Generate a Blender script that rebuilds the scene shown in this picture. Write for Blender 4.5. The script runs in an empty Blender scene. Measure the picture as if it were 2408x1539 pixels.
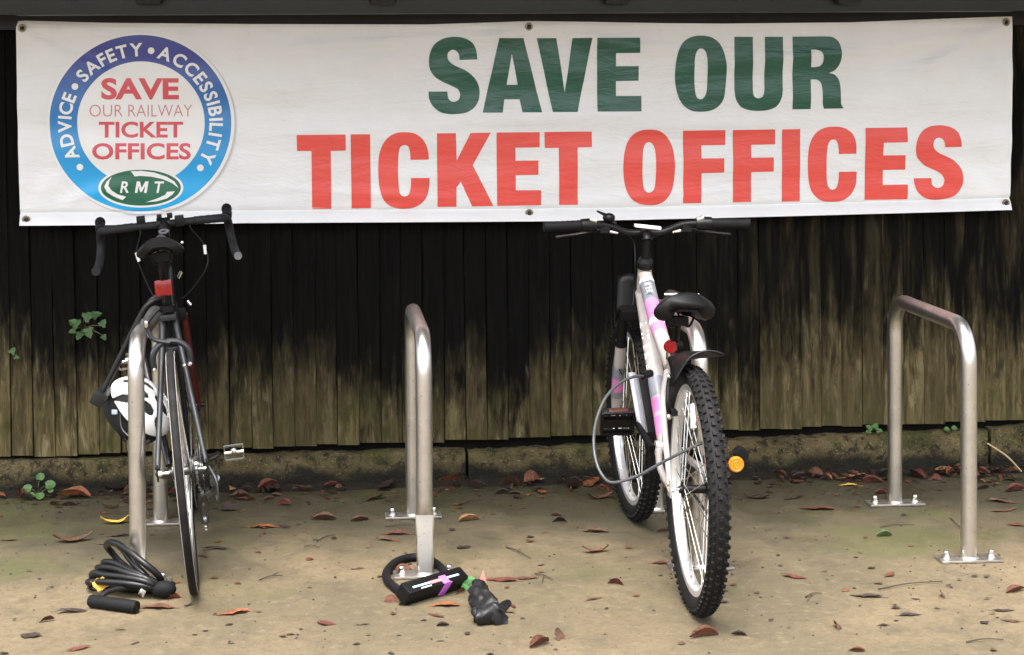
import bpy, bmesh, math, random
import numpy as np
from mathutils import Vector, Matrix, noise
random.seed(7)
PI = math.pi
SC = bpy.context.scene
COL = SC.collection

# ------------------------------------------------------------------ camera
CAM_F, CAM_YAW, CAM_PITCH, CAM_ROLL = 4145.1, .0764, .025, -.0071
CAM_POS = Vector((0, -5.3217, 1.5083))
IMG_W, IMG_H, PPX, PPY = 2408.0, 1539.0, 1078.2, 291.1      # photo measured on a 2408 px wide view
_fw = Vector((math.sin(CAM_YAW)*math.cos(CAM_PITCH), math.cos(CAM_YAW)*math.cos(CAM_PITCH), -math.sin(CAM_PITCH)))
_r0 = Vector((math.cos(CAM_YAW), -math.sin(CAM_YAW), 0)); _u0 = _r0.cross(_fw)
_rt = _r0*math.cos(CAM_ROLL) + _u0*math.sin(CAM_ROLL)
_up = _u0*math.cos(CAM_ROLL) - _r0*math.sin(CAM_ROLL)
cam_d = bpy.data.cameras.new('camera'); cam = bpy.data.objects.new('camera', cam_d); COL.objects.link(cam)
cam_d.sensor_width = 36; cam_d.lens = CAM_F/IMG_W*36; cam_d.clip_end = 2000
cam_d.shift_x = (IMG_W/2-PPX)/IMG_W; cam_d.shift_y = (PPY-IMG_H/2)/IMG_W
M = Matrix.Identity(4)
for i in range(3):
    M[i][0] = _rt[i]; M[i][1] = _up[i]; M[i][2] = -_fw[i]; M[i][3] = CAM_POS[i]
cam.matrix_world = M
SC.camera = cam
def _ray(x, y): return _fw + _rt*((x-PPX)/CAM_F) + _up*((PPY-y)/CAM_F)
def on_z(x, y, z=0.0):
    d = _ray(x, y); return CAM_POS + d*((z-CAM_POS.z)/d.z)
def on_y(x, y, Y):
    d = _ray(x, y); return CAM_POS + d*((Y-CAM_POS.y)/d.y)
def px_per_m(p): return CAM_F/((Vector(p)-CAM_POS).dot(_fw))

# ------------------------------------------------------------------ world, sun, exposure
SUN_EL, SUN_AZ = math.radians(66), math.radians(200)        # azimuth from +Y clockwise: behind the camera
w = bpy.data.worlds.new('World'); SC.world = w; w.use_nodes = True
nt = w.node_tree; nt.nodes.clear()
sky = nt.nodes.new('ShaderNodeTexSky'); sky.sky_type = 'NISHITA'; sky.sun_disc = False
sky.sun_elevation = SUN_EL; sky.sun_rotation = SUN_AZ; sky.air_density = 1.0; sky.dust_density = 6.0; sky.ozone_density = 1.0
hs = nt.nodes.new('ShaderNodeHueSaturation'); hs.inputs['Saturation'].default_value = .36
bg = nt.nodes.new('ShaderNodeBackground'); bg.inputs['Strength'].default_value = .15
wo = nt.nodes.new('ShaderNodeOutputWorld')
nt.links.new(sky.outputs[0], hs.inputs['Color']); nt.links.new(hs.outputs[0], bg.inputs[0]); nt.links.new(bg.outputs[0], wo.inputs[0])
sun_d = bpy.data.lights.new('sun', 'SUN'); sun_d.energy = 1.15; sun_d.angle = math.radians(24); sun_d.color = (1, .98, .95)
sun = bpy.data.objects.new('sun', sun_d); COL.objects.link(sun)
sd = Vector((math.sin(SUN_AZ)*math.cos(SUN_EL), math.cos(SUN_AZ)*math.cos(SUN_EL), math.sin(SUN_EL)))
sun.rotation_euler = sd.to_track_quat('Z', 'Y').to_euler(); sun.location = (0, -6, 8)
vs = SC.view_settings; vs.view_transform = 'Standard'; vs.look = 'None'; vs.exposure = 2.0; vs.gamma = 1; vs.use_curve_mapping = False

# ------------------------------------------------------------------ helpers
class MB:
    def __init__(s): s.v = []; s.f = []; s.mi = []
    def add(s, vs, fs, mi=0, mat=None):
        o = len(s.v)
        s.v += [tuple(mat @ Vector(p)) if mat else tuple(p) for p in vs]
        s.f += [tuple(i+o for i in f) for f in fs]; s.mi += [mi]*len(fs)
        return s
    def box(s, c, size, mat=None, mi=0, taper=1.0):
        x, y, z = size[0]/2, size[1]/2, size[2]/2
        vs = [(-x,-y,-z),(x,-y,-z),(x,y,-z),(-x,y,-z),(-x*taper,-y*taper,z),(x*taper,-y*taper,z),(x*taper,y*taper,z),(-x*taper,y*taper,z)]
        T = Matrix.Translation(Vector(c)) @ (mat if mat else Matrix.Identity(4))
        return s.add(vs, [(3,2,1,0),(4,5,6,7),(0,1,5,4),(1,2,6,5),(2,3,7,6),(3,0,4,7)], mi, T)
    def sweep(s, pts, rad, n=10, closed=False, caps=True, mi=0, flat=1.0):
        pts = [Vector(p) for p in pts]; N = len(pts)
        if not hasattr(rad, '__len__'): rad = [rad]*N
        T = []
        for i in range(N):
            a = pts[(i-1) % N] if (closed or i > 0) else pts[i]
            b = pts[(i+1) % N] if (closed or i < N-1) else pts[i]
            t = b-a; T.append(t.normalized() if t.length > 1e-9 else Vector((0,0,1)))
        ref = Vector((0,0,1)) if abs(T[0].z) < .9 else Vector((0,1,0))
        nrm = (ref - T[0]*ref.dot(T[0])).normalized(); vs = []
        for i in range(N):
            nrm = nrm - T[i]*nrm.dot(T[i])
            nrm = nrm.normalized() if nrm.length > 1e-6 else T[i].orthogonal().normalized()
            bn = T[i].cross(nrm)
            for k in range(n):
                a = 2*PI*k/n
                vs.append(pts[i] + nrm*(math.cos(a)*rad[i]) + bn*(math.sin(a)*rad[i]*flat))
        fs = []
        for i in range(N if closed else N-1):
            j = (i+1) % N
            for k in range(n):
                l = (k+1) % n; fs.append((i*n+k, j*n+k, j*n+l, i*n+l))
        if caps and not closed:
            fs.append(tuple(range(n-1, -1, -1))); fs.append(tuple((N-1)*n+k for k in range(n)))
        return s.add(vs, fs, mi)
    def rod(s, a, b, r, n=8, mi=0, r2=None): return s.sweep([a, b], [r, r if r2 is None else r2], n, mi=mi)
    def lathe(s, prof, n=32, c=(0,0,0), axis='y', closed=True, mi=0, mat=None):
        vs = []; P = len(prof)
        for i in range(n):
            a = 2*PI*i/n; ca, sa = math.cos(a), math.sin(a)
            for r, h in prof:
                p = (r*ca, h, r*sa) if axis == 'y' else ((r*ca, r*sa, h) if axis == 'z' else (h, r*ca, r*sa))
                vs.append((p[0]+c[0], p[1]+c[1], p[2]+c[2]))
        fs = []
        for i in range(n):
            j = (i+1) % n
            for k in range(P if closed else P-1):
                l = (k+1) % P; fs.append((i*P+k, i*P+l, j*P+l, j*P+k))
        return s.add(vs, fs, mi, mat)
    def ball(s, c, r, n=10, sz=(1,1,1), mi=0, mat=None):
        pr = []
        for k in range(n//2+1):
            a = -PI/2+PI*k/(n//2); pr.append((max(1e-4, math.cos(a)*r), math.sin(a)*r))
        T = Matrix.Translation(Vector(c)) @ (mat if mat else Matrix.Identity(4)) @ Matrix.Diagonal((sz[0], sz[1], sz[2], 1))
        return s.lathe(pr, n, axis='z', closed=False, mi=mi, mat=T)
    def grid(s, f, nu, nv, mi=0, close_u=False):
        vs = [f(i/(nu-1) if not close_u else i/nu, j/(nv-1)) for i in range(nu) for j in range(nv)]
        fs = []
        for i in range(nu if close_u else nu-1):
            k = (i+1) % nu
            for j in range(nv-1): fs.append((i*nv+j, k*nv+j, k*nv+j+1, i*nv+j+1))
        return s.add(vs, fs, mi)
    def build(s, name, mats, parent=None, smooth=True, angle=40, bevel=0, solid=0, fix=True):
        me = bpy.data.meshes.new(name); me.from_pydata(s.v, [], s.f)
        for m in (mats if isinstance(mats, (list, tuple)) else [mats]): me.materials.append(m)
        me.polygons.foreach_set('material_index', s.mi)
        if fix or bevel:
            bm = bmesh.new(); bm.from_mesh(me)
            if fix: bmesh.ops.recalc_face_normals(bm, faces=bm.faces)
            if bevel:
                ed = [e for e in bm.edges if len(e.link_faces) == 2 and e.calc_face_angle(0) > .6]
                bmesh.ops.bevel(bm, geom=ed, offset=bevel, segments=2, affect='EDGES', profile=.6, clamp_overlap=True)
            bm.to_mesh(me); bm.free()
        if smooth:
            me.polygons.foreach_set('use_smooth', [True]*len(me.polygons))
            me.set_sharp_from_angle(angle=math.radians(angle))
        o = bpy.data.objects.new(name, me); COL.objects.link(o)
        if parent: o.parent = parent
        if solid:
            md = o.modifiers.new('thickness', 'SOLIDIFY'); md.thickness = solid; md.offset = 0
        return o

def tag(o, label=None, cat=None, group=None, kind=None):
    if label: o['label'] = label
    if cat: o['category'] = cat
    if group: o['group'] = group
    if kind: o['kind'] = kind
    return o
def thing(name, label, cat, loc=(0,0,0), group=None):
    o = bpy.data.objects.new(name, None); COL.objects.link(o); o.location = loc; o.empty_display_size = .05
    return tag(o, label, cat, group)
def crom(pts, k=6, closed=False):
    P = [Vector(p) for p in pts]; N = len(P); out = []
    for i in range(N if closed else N-1):
        p0 = P[(i-1) % N] if (closed or i > 0) else P[0]*2-P[1]
        p1 = P[i]; p2 = P[(i+1) % N]
        p3 = P[(i+2) % N] if (closed or i < N-2) else p2*2-p1
        for j in range(k):
            t = j/k
            out.append(.5*((2*p1)+(p2-p0)*t+(2*p0-5*p1+4*p2-p3)*t*t+(3*p1-p0-3*p2+p3)*t**3))
    if not closed: out.append(P[-1])
    return out

# ------------------------------------------------------------------ materials
class NT:
    def __init__(s, name):
        s.m = bpy.data.materials.new(name); s.m.use_nodes = True; s.t = s.m.node_tree; s.t.nodes.clear()
        s.out = s.t.nodes.new('ShaderNodeOutputMaterial'); s.b = s.t.nodes.new('ShaderNodeBsdfPrincipled')
        s.t.links.new(s.b.outputs[0], s.out.inputs[0])
    def n(s, typ, ins={}, **kw):
        x = s.t.nodes.new('ShaderNode'+typ)
        for k, v in kw.items(): setattr(x, k, v)
        for k, v in ins.items(): s.set(x, k, v)
        return x
    def set(s, x, k, v):
        i = x.inputs[k]
        if isinstance(v, bpy.types.NodeSocket): s.t.links.new(v, i)
        elif hasattr(v, '__len__') and len(v) == 3 and i.type == 'RGBA': i.default_value = (*v, 1)
        else: i.default_value = v
    def math(s, op, a, b=0.0, c=0.0, clamp=False):
        x = s.n('Math', {0: a, 1: b, 2: c}, operation=op); x.use_clamp = clamp; return x.outputs[0]
    def noise(s, vec, scale, detail=4, rough=.55, dist=0.0):
        return s.n('TexNoise', {'Vector': vec, 'Scale': scale, 'Detail': detail, 'Roughness': rough, 'Distortion': dist}).outputs['Fac']
    def ramp(s, fac, a, b, smooth=True):      # remap a..b to 0..1
        x = s.n('MapRange', {'Value': fac, 'From Min': a, 'From Max': b})
        x.interpolation_type = 'SMOOTHSTEP' if smooth else 'LINEAR'; return x.outputs[0]
    def mix(s, f, a, b, mode='MIX'):
        x = s.n('Mix', data_type='RGBA', blend_type=mode); s.set(x, 0, f); s.set(x, 6, a); s.set(x, 7, b); return x.outputs[2]
    def bump(s, h, strength=.3, dist=.002, nrm=None):
        x = s.n('Bump', {'Height': h, 'Strength': strength, 'Distance': dist})
        if nrm: s.set(x, 'Normal', nrm)
        return x.outputs[0]
    def pos(s): return s.n('NewGeometry').outputs['Position']
    def obj(s): return s.n('TexCoord').outputs['Object']
    def scale(s, v, sc): return s.n('Mapping', {'Vector': v, 'Scale': sc}).outputs[0]
    def fin(s, **kw):
        for k, v in kw.items(): s.set(s.b, k.replace('_', ' '), v)
        return s.m

def simple(name, col, rough=.5, metal=0.0, var=.25, nscale=25, bump=0.0, bscale=200, spec=.5, col2=None, coat=0.0):
    t = NT(name); o = t.obj()
    f = t.ramp(t.noise(o, nscale, 5, .6), .3, .7)
    c2 = col2 if col2 else tuple(c*(1-var) for c in col)
    kw = dict(Base_Color=t.mix(f, col, c2), Metallic=metal, Specular_IOR_Level=spec)
    kw['Roughness'] = t.math('MULTIPLY_ADD', t.noise(o, nscale*2.3, 3), .24, rough-.12)
    if bump: kw['Normal'] = t.bump(t.noise(o, bscale, 3), bump, .001)
    if coat: kw['Coat_Weight'] = coat
    return t.fin(**kw)

def ground_mat():
    t = NT('mossy_concrete'); p = t.pos()
    xyz = t.n('SeparateXYZ', {0: p}); y = xyz.outputs[1]; x = xyz.outputs[0]
    big = t.noise(p, 1.1, 5, .6); mid = t.noise(p, 5.5, 6, .65, .4); fine = t.noise(p, 60, 4, .7); grain = t.noise(p, 420, 2, .6)
    c = t.mix(t.ramp(big, .32, .68), (.152, .113, .062), (.090, .071, .039))
    c = t.mix(t.math('MULTIPLY', t.ramp(mid, .45, .75), .55), c, (.070, .056, .034))
    c = t.mix(t.math('MULTIPLY', t.ramp(fine, .46, .62), .50), c, (.058, .047, .030))
    c = t.mix(t.math('MULTIPLY', t.ramp(grain, .58, .72), .32), c, (.24, .20, .14))
    blotch = t.noise(t.n('Mapping', {'Vector': p, 'Location': (7.7, 2.2, 0)}).outputs[0], 14, 7, .72, .6)
    c = t.mix(t.math('MULTIPLY', t.ramp(blotch, .49, .64), .45), c, (.060, .047, .028))
    c = t.mix(t.math('MULTIPLY', t.ramp(t.noise(p, 30, 6, .75), .54, .64), .5), c, (.185, .148, .095))
    # algae and damp that has crept out from the plinth
    damp = t.math('ADD', y, t.math('MULTIPLY_ADD', t.noise(p, 2.2, 5, .65), 1.3, -.65))
    c = t.mix(t.math('MULTIPLY', t.ramp(damp, -.1, .85), .90), c, (.030, .027, .013))
    gm = t.math('MULTIPLY', t.ramp(t.noise(t.n('Mapping', {'Vector': p, 'Location': (3.1, 1.7, 0)}).outputs[0], 1.7, 5, .6), .5, .68), t.ramp(damp, -.5, .4))
    c = t.mix(t.math('MULTIPLY', gm, .8), c, (.062, .064, .020))
    sp = t.n('TexVoronoi', {'Vector': p, 'Scale': 55}); 
    sp2 = t.math('MULTIPLY', t.math('LESS_THAN', sp.outputs['Distance'], .13), t.math('GREATER_THAN', t.noise(p, 9, 2), .56))
    c = t.mix(t.math('MULTIPLY', sp2, .7), c, (.05, .04, .03))
    wet = t.ramp(t.math('ADD', mid, t.math('MULTIPLY', y, .12)), .45, .8)
    br = t.noise(t.scale(p, (1, 40, 1)), 6, 4, .6)
    h = t.math('ADD', t.math('MULTIPLY', fine, .6), t.math('ADD', t.math('MULTIPLY', grain, .3), t.math('MULTIPLY', br, .25)))
    return t.fin(Base_Color=c, Roughness=t.math('MULTIPLY_ADD', wet, -.28, .82), Specular_IOR_Level=.4, Normal=t.bump(h, .8, .006))

def fence_mat():
    t = NT('weathered_fence_wood'); p = t.pos(); o = t.obj()
    xyz = t.n('SeparateXYZ', {0: p}); x, z = xyz.outputs[0], xyz.outputs[2]
    rnd = t.n('ObjectInfo').outputs['Random']
    off = t.n('CombineXYZ', {0: t.math('MULTIPLY', rnd, 37.0), 1: 0.0, 2: t.math('MULTIPLY', rnd, 11.0)}).outputs[0]
    po = t.n('VectorMath', {0: p, 1: off}, operation='ADD').outputs[0]
    grain = t.noise(t.scale(po, (1, 1, .06)), 95, 5, .65, .3)
    streak = t.noise(t.scale(po, (1, 1, .10)), 22, 5, .6, .4)
    fstr = t.noise(t.scale(po, (1, 1, .16)), 52, 4, .6, .5)
    blot = t.noise(t.scale(po, (1, 1, .5)), 9, 5, .65)
    broad = t.noise(t.n('CombineXYZ', {0: x}).outputs[0], 1.6, 3)
    wood = t.mix(t.ramp(grain, .3, .7), (.150, .118, .056), (.056, .044, .022))
    wood = t.mix(t.math('MULTIPLY', t.ramp(streak, .55, .68), .7), wood, (.17, .138, .075))
    wood = t.mix(t.math('MULTIPLY', t.ramp(fstr, .57, .66), .60), wood, (.23, .195, .115))
    wood = t.mix(t.math('MULTIPLY', t.ramp(fstr, .46, .38), .6), wood, (.030, .025, .013))
    wood = t.mix(t.math('MULTIPLY', t.ramp(blot, .53, .66), .80), wood, (.018, .016, .008))
    wood = t.mix(t.math('MULTIPLY', t.ramp(rnd, .2, .9), .6), wood, (.040, .032, .016))
    black = t.mix(t.ramp(grain, .35, .7), (.0016, .0016, .0015), (.0046, .0041, .0030))
    # old black coating, worn off in ragged streaks towards the foot of each board
    edge = t.math('MULTIPLY_ADD', broad, .45, .13)
    edge = t.math('ADD', edge, t.math('MULTIPLY_ADD', streak, .30, -.15))
    edge = t.math('ADD', edge, t.math('MULTIPLY_ADD', rnd, .20, -.10))
    edge = t.math('ADD', edge, t.math('MULTIPLY_ADD', blot, .50, -.25))
    edge = t.math('ADD', edge, t.math('MULTIPLY_ADD', fstr, .36, -.18))
    edge = t.math('ADD', edge, t.math('MULTIPLY', t.ramp(x, -.45, -1.0), .16))
    edge = t.math('ADD', edge, t.math('MULTIPLY', t.ramp(x, 1.15, 2.2), .16))
    d = t.math('SUBTRACT', z, edge)
    fac = t.ramp(d, -.26, .20)
    fac = t.math('SUBTRACT', fac, t.math('MULTIPLY', t.math('MULTIPLY', t.ramp(x, 1.1, 2.2), t.ramp(streak, .45, .68)), .30), clamp=True)
    c = t.mix(fac, wood, black)
    # worn arrises
    ox = t.n('SeparateXYZ', {0: o}).outputs[0]
    e = t.math('MULTIPLY', t.ramp(t.math('ABSOLUTE', ox), .0345, .0382), t.ramp(t.noise(t.scale(po, (1, 1, .35)), 7, 4, .7), .5, .68))
    c = t.mix(t.math('MULTIPLY', e, t.math('MULTIPLY_ADD', fac, -.62, .75)), c, (.085, .073, .042))
    # green algae low down
    c = t.mix(t.math('MULTIPLY', t.math('MULTIPLY', t.ramp(z, .42, .2), t.ramp(blot, .4, .6)), .45), c, (.055, .058, .018))
    h = t.math('ADD', grain, t.math('MULTIPLY', streak, .6))
    return t.fin(Base_Color=c, Roughness=.88, Specular_IOR_Level=.10, Normal=t.bump(h, .6, .003))

def plinth_mat():
    t = NT('mossy_plinth_concrete'); p = t.pos()
    z = t.n('SeparateXYZ', {0: p}).outputs[2]
    a = t.noise(p, 7, 6, .65); b = t.noise(p, 28, 5, .65); g = t.noise(p, 130, 3, .6)
    c = t.mix(t.ramp(a, .35, .65), (.120, .093, .045), (.045, .039, .016))
    c = t.mix(t.math('MULTIPLY', t.ramp(b, .50, .62), .8), c, (.010, .009, .006))
    c = t.mix(t.math('MULTIPLY', t.ramp(g, .58, .68), .7), c, (.22, .185, .11))
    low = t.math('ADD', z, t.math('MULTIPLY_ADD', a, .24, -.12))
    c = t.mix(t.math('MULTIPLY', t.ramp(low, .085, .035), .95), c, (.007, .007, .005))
    c = t.mix(t.math('MULTIPLY', t.math('MULTIPLY', t.ramp(t.noise(p, 4.3, 5, .6), .5, .65), t.ramp(z, .07, .14)), .6), c, (.06, .07, .016))
    return t.fin(Base_Color=c, Roughness=.9, Specular_IOR_Level=.25, Normal=t.bump(t.math('ADD', b, t.math('MULTIPLY', g, .5)), 1.0, .012))

def steel_mat():
    t = NT('brushed_stainless_tube'); o = t.obj()
    br = t.noise(t.scale(o, (1, 1, .05)), 260, 3, .6); sm = t.noise(o, 9, 5, .6); sp = t.noise(o, 120, 2)
    c = t.mix(t.ramp(sm, .35, .7), (.68, .655, .62), (.52, .495, .46))
    c = t.mix(t.math('MULTIPLY', t.ramp(sp, .66, .74), .6), c, (.16, .13, .10))
    return t.fin(Base_Color=c, Metallic=1.0, Roughness=t.math('MULTIPLY_ADD', sm, .18, .24), Normal=t.bump(br, .12, .001))

def leaf_mat(name, c1, c2):
    t = NT(name); o = t.obj(); rnd = t.n('ObjectInfo').outputs['Random']
    off = t.n('VectorMath', {0: o, 1: t.n('CombineXYZ', {0: t.math('MULTIPLY', rnd, 9.0)}).outputs[0]}, operation='ADD').outputs[0]
    f = t.ramp(t.noise(off, 3.5, 5, .65), .35, .68)
    oy = t.n('SeparateXYZ', {0: o}).outputs[1]
    c = t.mix(f, c1, c2)
    c = t.mix(t.math('MULTIPLY', t.ramp(t.math('ABSOLUTE', oy), .022, .004), .5), c, tuple(min(1, k*1.5) for k in c1))
    return t.fin(Base_Color=c, Roughness=.55, Specular_IOR_Level=.4, Normal=t.bump(t.noise(off, 14, 4), .5, .02))

def vinyl_mat(name, col, rough, spec=.45, var=.05):
    t = NT(name); p = t.pos()
    f = t.ramp(t.noise(p, 4, 5, .6), .35, .7); c2 = tuple(k*(1-var) for k in col)
    c = t.mix(f, col, c2)
    z = t.n('SeparateXYZ', {0: p}).outputs[2]
    grime = t.math('MULTIPLY', t.ramp(t.noise(t.scale(p, (3, 1, 1)), 9, 6, .7), .56, .74), t.ramp(z, 1.58, 1.72))
    c = t.mix(t.math('MULTIPLY', grime, .14), c, tuple(k*.45 for k in col))
    fold = t.noise(t.scale(t.n('Mapping', {'Vector': p, 'Rotation': (0, .10, 0)}).outputs[0], (1, 1, 5.5)), 2.6, 4, .6, .6)
    fine = t.noise(t.scale(t.n('Mapping', {'Vector': p, 'Rotation': (0, -.28, 0)}).outputs[0], (1, 1, 4)), 9, 3, .55, .8)
    h = t.math('ADD', fold, t.math('MULTIPLY', fine, .30))
    return t.fin(Base_Color=c, Roughness=rough, Specular_IOR_Level=spec, Normal=t.bump(h, .38, .020))

def badge_blue():
    t = NT('badge_blue_print'); z = t.n('SeparateXYZ', {0: t.pos()}).outputs[2]
    c = t.mix(t.ramp(z, 1.60, 1.10, False), (.040, .050, .27), (.015, .40, .80))
    return t.fin(Base_Color=c, Roughness=.38)

def frame_white():
    t = NT('white_frame_paint'); o = t.obj()
    f = t.ramp(t.noise(o, 18, 5, .6), .4, .75)
    c = t.mix(t.math('MULTIPLY', f, .5), (.33, .300, .285), (.23, .205, .18))
    return t.fin(Base_Color=c, Roughness=.32, Coat_Weight=.3)

G = dict(
    ground=ground_mat(), fence=fence_mat(), plinth=plinth_mat(), steel=steel_mat(), white=frame_white(), badge=badge_blue(),
    soil=simple('wet_soil', (.016, .013, .009), .8, var=.5, nscale=40, bump=.8, bscale=90, spec=.2),
    light_block=simple('light_block_dark', (.0045, .004, .0035), .8, spec=.15),  # near-black tone for the two added light blockers behind the fence
    beam=simple('painted_steel_beam', (.007, .013, .0165), .42, var=.35, nscale=5, spec=.5),
    batten=simple('black_batten', (.012, .013, .016), .55, var=.6, nscale=7, spec=.35),
    bracket=simple('black_bracket', (.006, .006, .006), .6),
    roof=simple('roof_sheet', (.05, .052, .05), .6),
    vinyl=vinyl_mat('white_vinyl', (.78, .785, .795), .40),
    green=vinyl_mat('green_print', (.012, .092, .058), .30, .5, .15),
    red=vinyl_mat('red_print', (.76, .090, .072), .40, .4),
    badgered=simple('badge_red_print', (.66, .085, .11), .4, var=.08, nscale=6),
    badgepink=simple('badge_thin_print', (.62, .22, .24), .4, var=.08, nscale=6),
    badgeshadow=simple('badge_shadow_print', (.52, .51, .51), .4, var=.04), badgeshadow2=simple('badge_soft_shadow_print', (.67, .66, .655), .4, var=.04), badgewhite=simple('badge_white_print', (.82, .815, .815), .4, var=.03, nscale=4),
    badgegreen=simple('emblem_green_print', (.012, .13, .065), .4, var=.1, nscale=6),
    eyelet=simple('tarnished_eyelet', (.30, .25, .17), .4, 1.0), screw=simple('screw_head', (.02, .018, .016), .6),
    chrome=simple('bright_metal', (.80, .79, .77), .22, 1.0, var=.1), alloy=simple('alloy_rim', (.86, .86, .87), .34, .75, var=.12, nscale=12),
    brake_track=simple('rim_dirty_alloy', (.60, .59, .57), .38, 1.0, var=.3, nscale=18),
    spoke=simple('spoke_steel', (.70, .69, .66), .30, 1.0, var=.15),
    plate=simple('galvanised_plate', (.55, .51, .46), .45, 1.0, var=.3, nscale=30),
    rubber=simple('black_rubber', (.004, .004, .0043), .72, var=.35, nscale=30, bump=.3, spec=.22),
    tyre=simple('worn_tyre_rubber', (.0055, .0054, .0057), .7, nscale=30, col2=(.0125, .0115, .011), spec=.18),
    sidewall=simple('pale_sidewall_line', (.36, .33, .30), .6, var=.3),
    plastic=simple('black_plastic', (.0036, .0036, .004), .42, var=.3, spec=.25),
    tape=simple('bar_tape', (.0065, .007, .009), .75, var=.3, nscale=60, bump=.5, bscale=160),
    frame_dark=simple('dark_grey_frame_paint', (.0055, .006, .0068), .45, var=.3, nscale=12, spec=.25),
    stay_blue=simple('slate_stay_paint', (.010, .0115, .0145), .48, var=.4, nscale=14),
    dark_red=simple('dark_red_paint', (.07, .006, .006), .35, var=.4, nscale=10),
    pink=simple('pink_decal', (.50, .145, .34), .35, var=.1), mauve=simple('mauve_decal', (.52, .18, .36), .35, var=.15),
    grey=simple('grey_decal', (.17, .175, .20), .4, var=.2), decal=simple('white_decal', (.78, .77, .78), .4, var=.05),
    lens_red=simple('red_lens', (.26, .007, .007), .18, var=.25, nscale=60, spec=.6), lens_brown=simple('brown_lens', (.05, .012, .008), .35), orange=simple('orange_reflector', (.80, .21, .008), .3, var=.06),
    drive=simple('oily_steel', (.10, .10, .10), .38, .9, var=.5, nscale=60), cable=simple('black_cable', (.004, .004, .0044), .40, spec=.35),
    chain=simple('chain_steel', (.30, .30, .29), .35, .9, var=.5, nscale=80), cable_grey=simple('grey_sheathed_cable', (.055, .058, .063), .42, var=.35, nscale=30),
    shackle=simple('grey_shackle_sleeve', (.0075, .0077, .008), .55, var=.3, nscale=20, spec=.25),
    helmet=simple('white_helmet_shell', (.80, .80, .79), .30, var=.06, coat=.2), foam=simple('black_foam', (.0055, .0055, .006), .8),
    strap=simple('grey_strap', (.22, .22, .23), .7, var=.3), strap_black=simple('black_webbing', (.006, .006, .0065), .75),
    purple=simple('purple_tag', (.50, .13, .60), .5, var=.1), mint=simple('mint_tag', (.09, .25, .085), .5, var=.3), salmon=simple('salmon_stripe', (.78, .20, .19), .45, var=.1),
    pale=simple('pale_blue_stripe', (.50, .60, .66), .45, var=.15), coral=simple('coral_tag', (.46, .17, .13), .5, var=.1),
    rag=simple('wet_black_cloth', (.003, .003, .0034), .55, var=.4, nscale=30, bump=.8, bscale=60),
    ivy=leaf_mat('ivy_green', (.026, .070, .015), (.012, .034, .008)), weed=leaf_mat('weed_green', (.040, .095, .020), (.022, .055, .012)),
    stem=simple('green_brown_stem', (.09, .08, .03), .6),
    twig=simple('dark_twig', (.040, .028, .018), .75, var=.4), straw=simple('dry_straw', (.42, .33, .17), .6, var=.25),
    grit=simple('dark_grit', (.030, .024, .017), .8, var=.5), grit2=simple('pale_grit', (.42, .38, .31), .8, var=.3),
    l_rust=leaf_mat('leaf_rust', (.120, .040, .018), (.055, .020, .011)), l_red=leaf_mat('leaf_red', (.115, .030, .020), (.055, .018, .013)),
    l_dark=leaf_mat('leaf_dark', (.036, .020, .014), (.017, .010, .008)), l_brown=leaf_mat('leaf_brown', (.095, .044, .024), (.045, .022, .014)),
    l_orange=leaf_mat('leaf_orange', (.21, .068, .024), (.10, .034, .015)), l_tan=leaf_mat('leaf_tan', (.27, .145, .058), (.14, .066, .028)),
    l_yellow=leaf_mat('leaf_yellow', (.60, .38, .06), (.50, .27, .04)), l_green=leaf_mat('leaf_green', (.075, .12, .04), (.05, .08, .03)),
)
# ------------------------------------------------------------------ ground
Y_WALL = 1.20
g = MB().add([(-300,-300,0),(300,-300,0),(300,300,0),(-300,300,0)], [(0,1,2,3)]).build('ground', G['ground'], smooth=False)
tag(g, kind='structure')
def soil(u, v):
    x = -1.9+5.4*u; n = noise.noise((x*6, 3.1, 0)); n2 = noise.noise((x*19, v*4, 7))
    y = Y_WALL+.02 - (.075+.03*n)*(1-v)
    z = -.004 + v*(.030+.012*n+.012*n2) if v > 0 else -.006
    return (x, y + .01*n2*(1-v), z)
tag(MB().grid(soil, 360, 6).build('soil_strip', G['soil']), kind='structure')

# ------------------------------------------------------------------ plinth: three mossy concrete boards
def plinth_block(x0, x1, z0, z1, label):
    bm = bmesh.new(); bmesh.ops.create_cube(bm, size=1)
    for v in bm.verts:
        zt = z0 if v.co.x < 0 else z1
        v.co = Vector((x0+.006 if v.co.x < 0 else x1-.006, Y_WALL+.04+v.co.y*.08, zt if v.co.z > 0 else -.03))
    lng = [e for e in bm.edges if abs((e.verts[0].co-e.verts[1].co).x) > .3]
    bmesh.ops.subdivide_edges(bm, edges=lng, cuts=120, use_grid_fill=True)
    ver = [e for e in bm.edges if abs((e.verts[0].co-e.verts[1].co).z) > .08]
    bmesh.ops.subdivide_edges(bm, edges=ver, cuts=9, use_grid_fill=True)
    for v in bm.verts:
        p = v.co.copy(); top = 1 if p.z > .10 else .5
        n = noise.noise(p*9)*.010 + noise.noise(p*31)*.007 + noise.noise(p*80)*.003
        v.co.y += n; v.co.z += (noise.noise(p*11+Vector((5,0,0)))*.010 + noise.noise(p*40)*.006)*top
    me = bpy.data.meshes.new('plinth_board'); bm.to_mesh(me); bm.free(); me.materials.append(G['plinth'])
    me.polygons.foreach_set('use_smooth', [True]*len(me.polygons)); me.set_sharp_from_angle(angle=.9)
    o = bpy.data.objects.new('plinth_board', me); COL.objects.link(o)
    return tag(o, label, 'plinth', 'concrete boards under the fence')
def ptop(x, y): return on_y(x, y, Y_WALL)
xa, xb = ptop(1098, 1080).x, ptop(2326, 1050).x
plinth_block(-1.9, xa, .122, ptop(1098, 1053).z-.008, 'mossy concrete plinth board under the fence behind the road bike')
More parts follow.
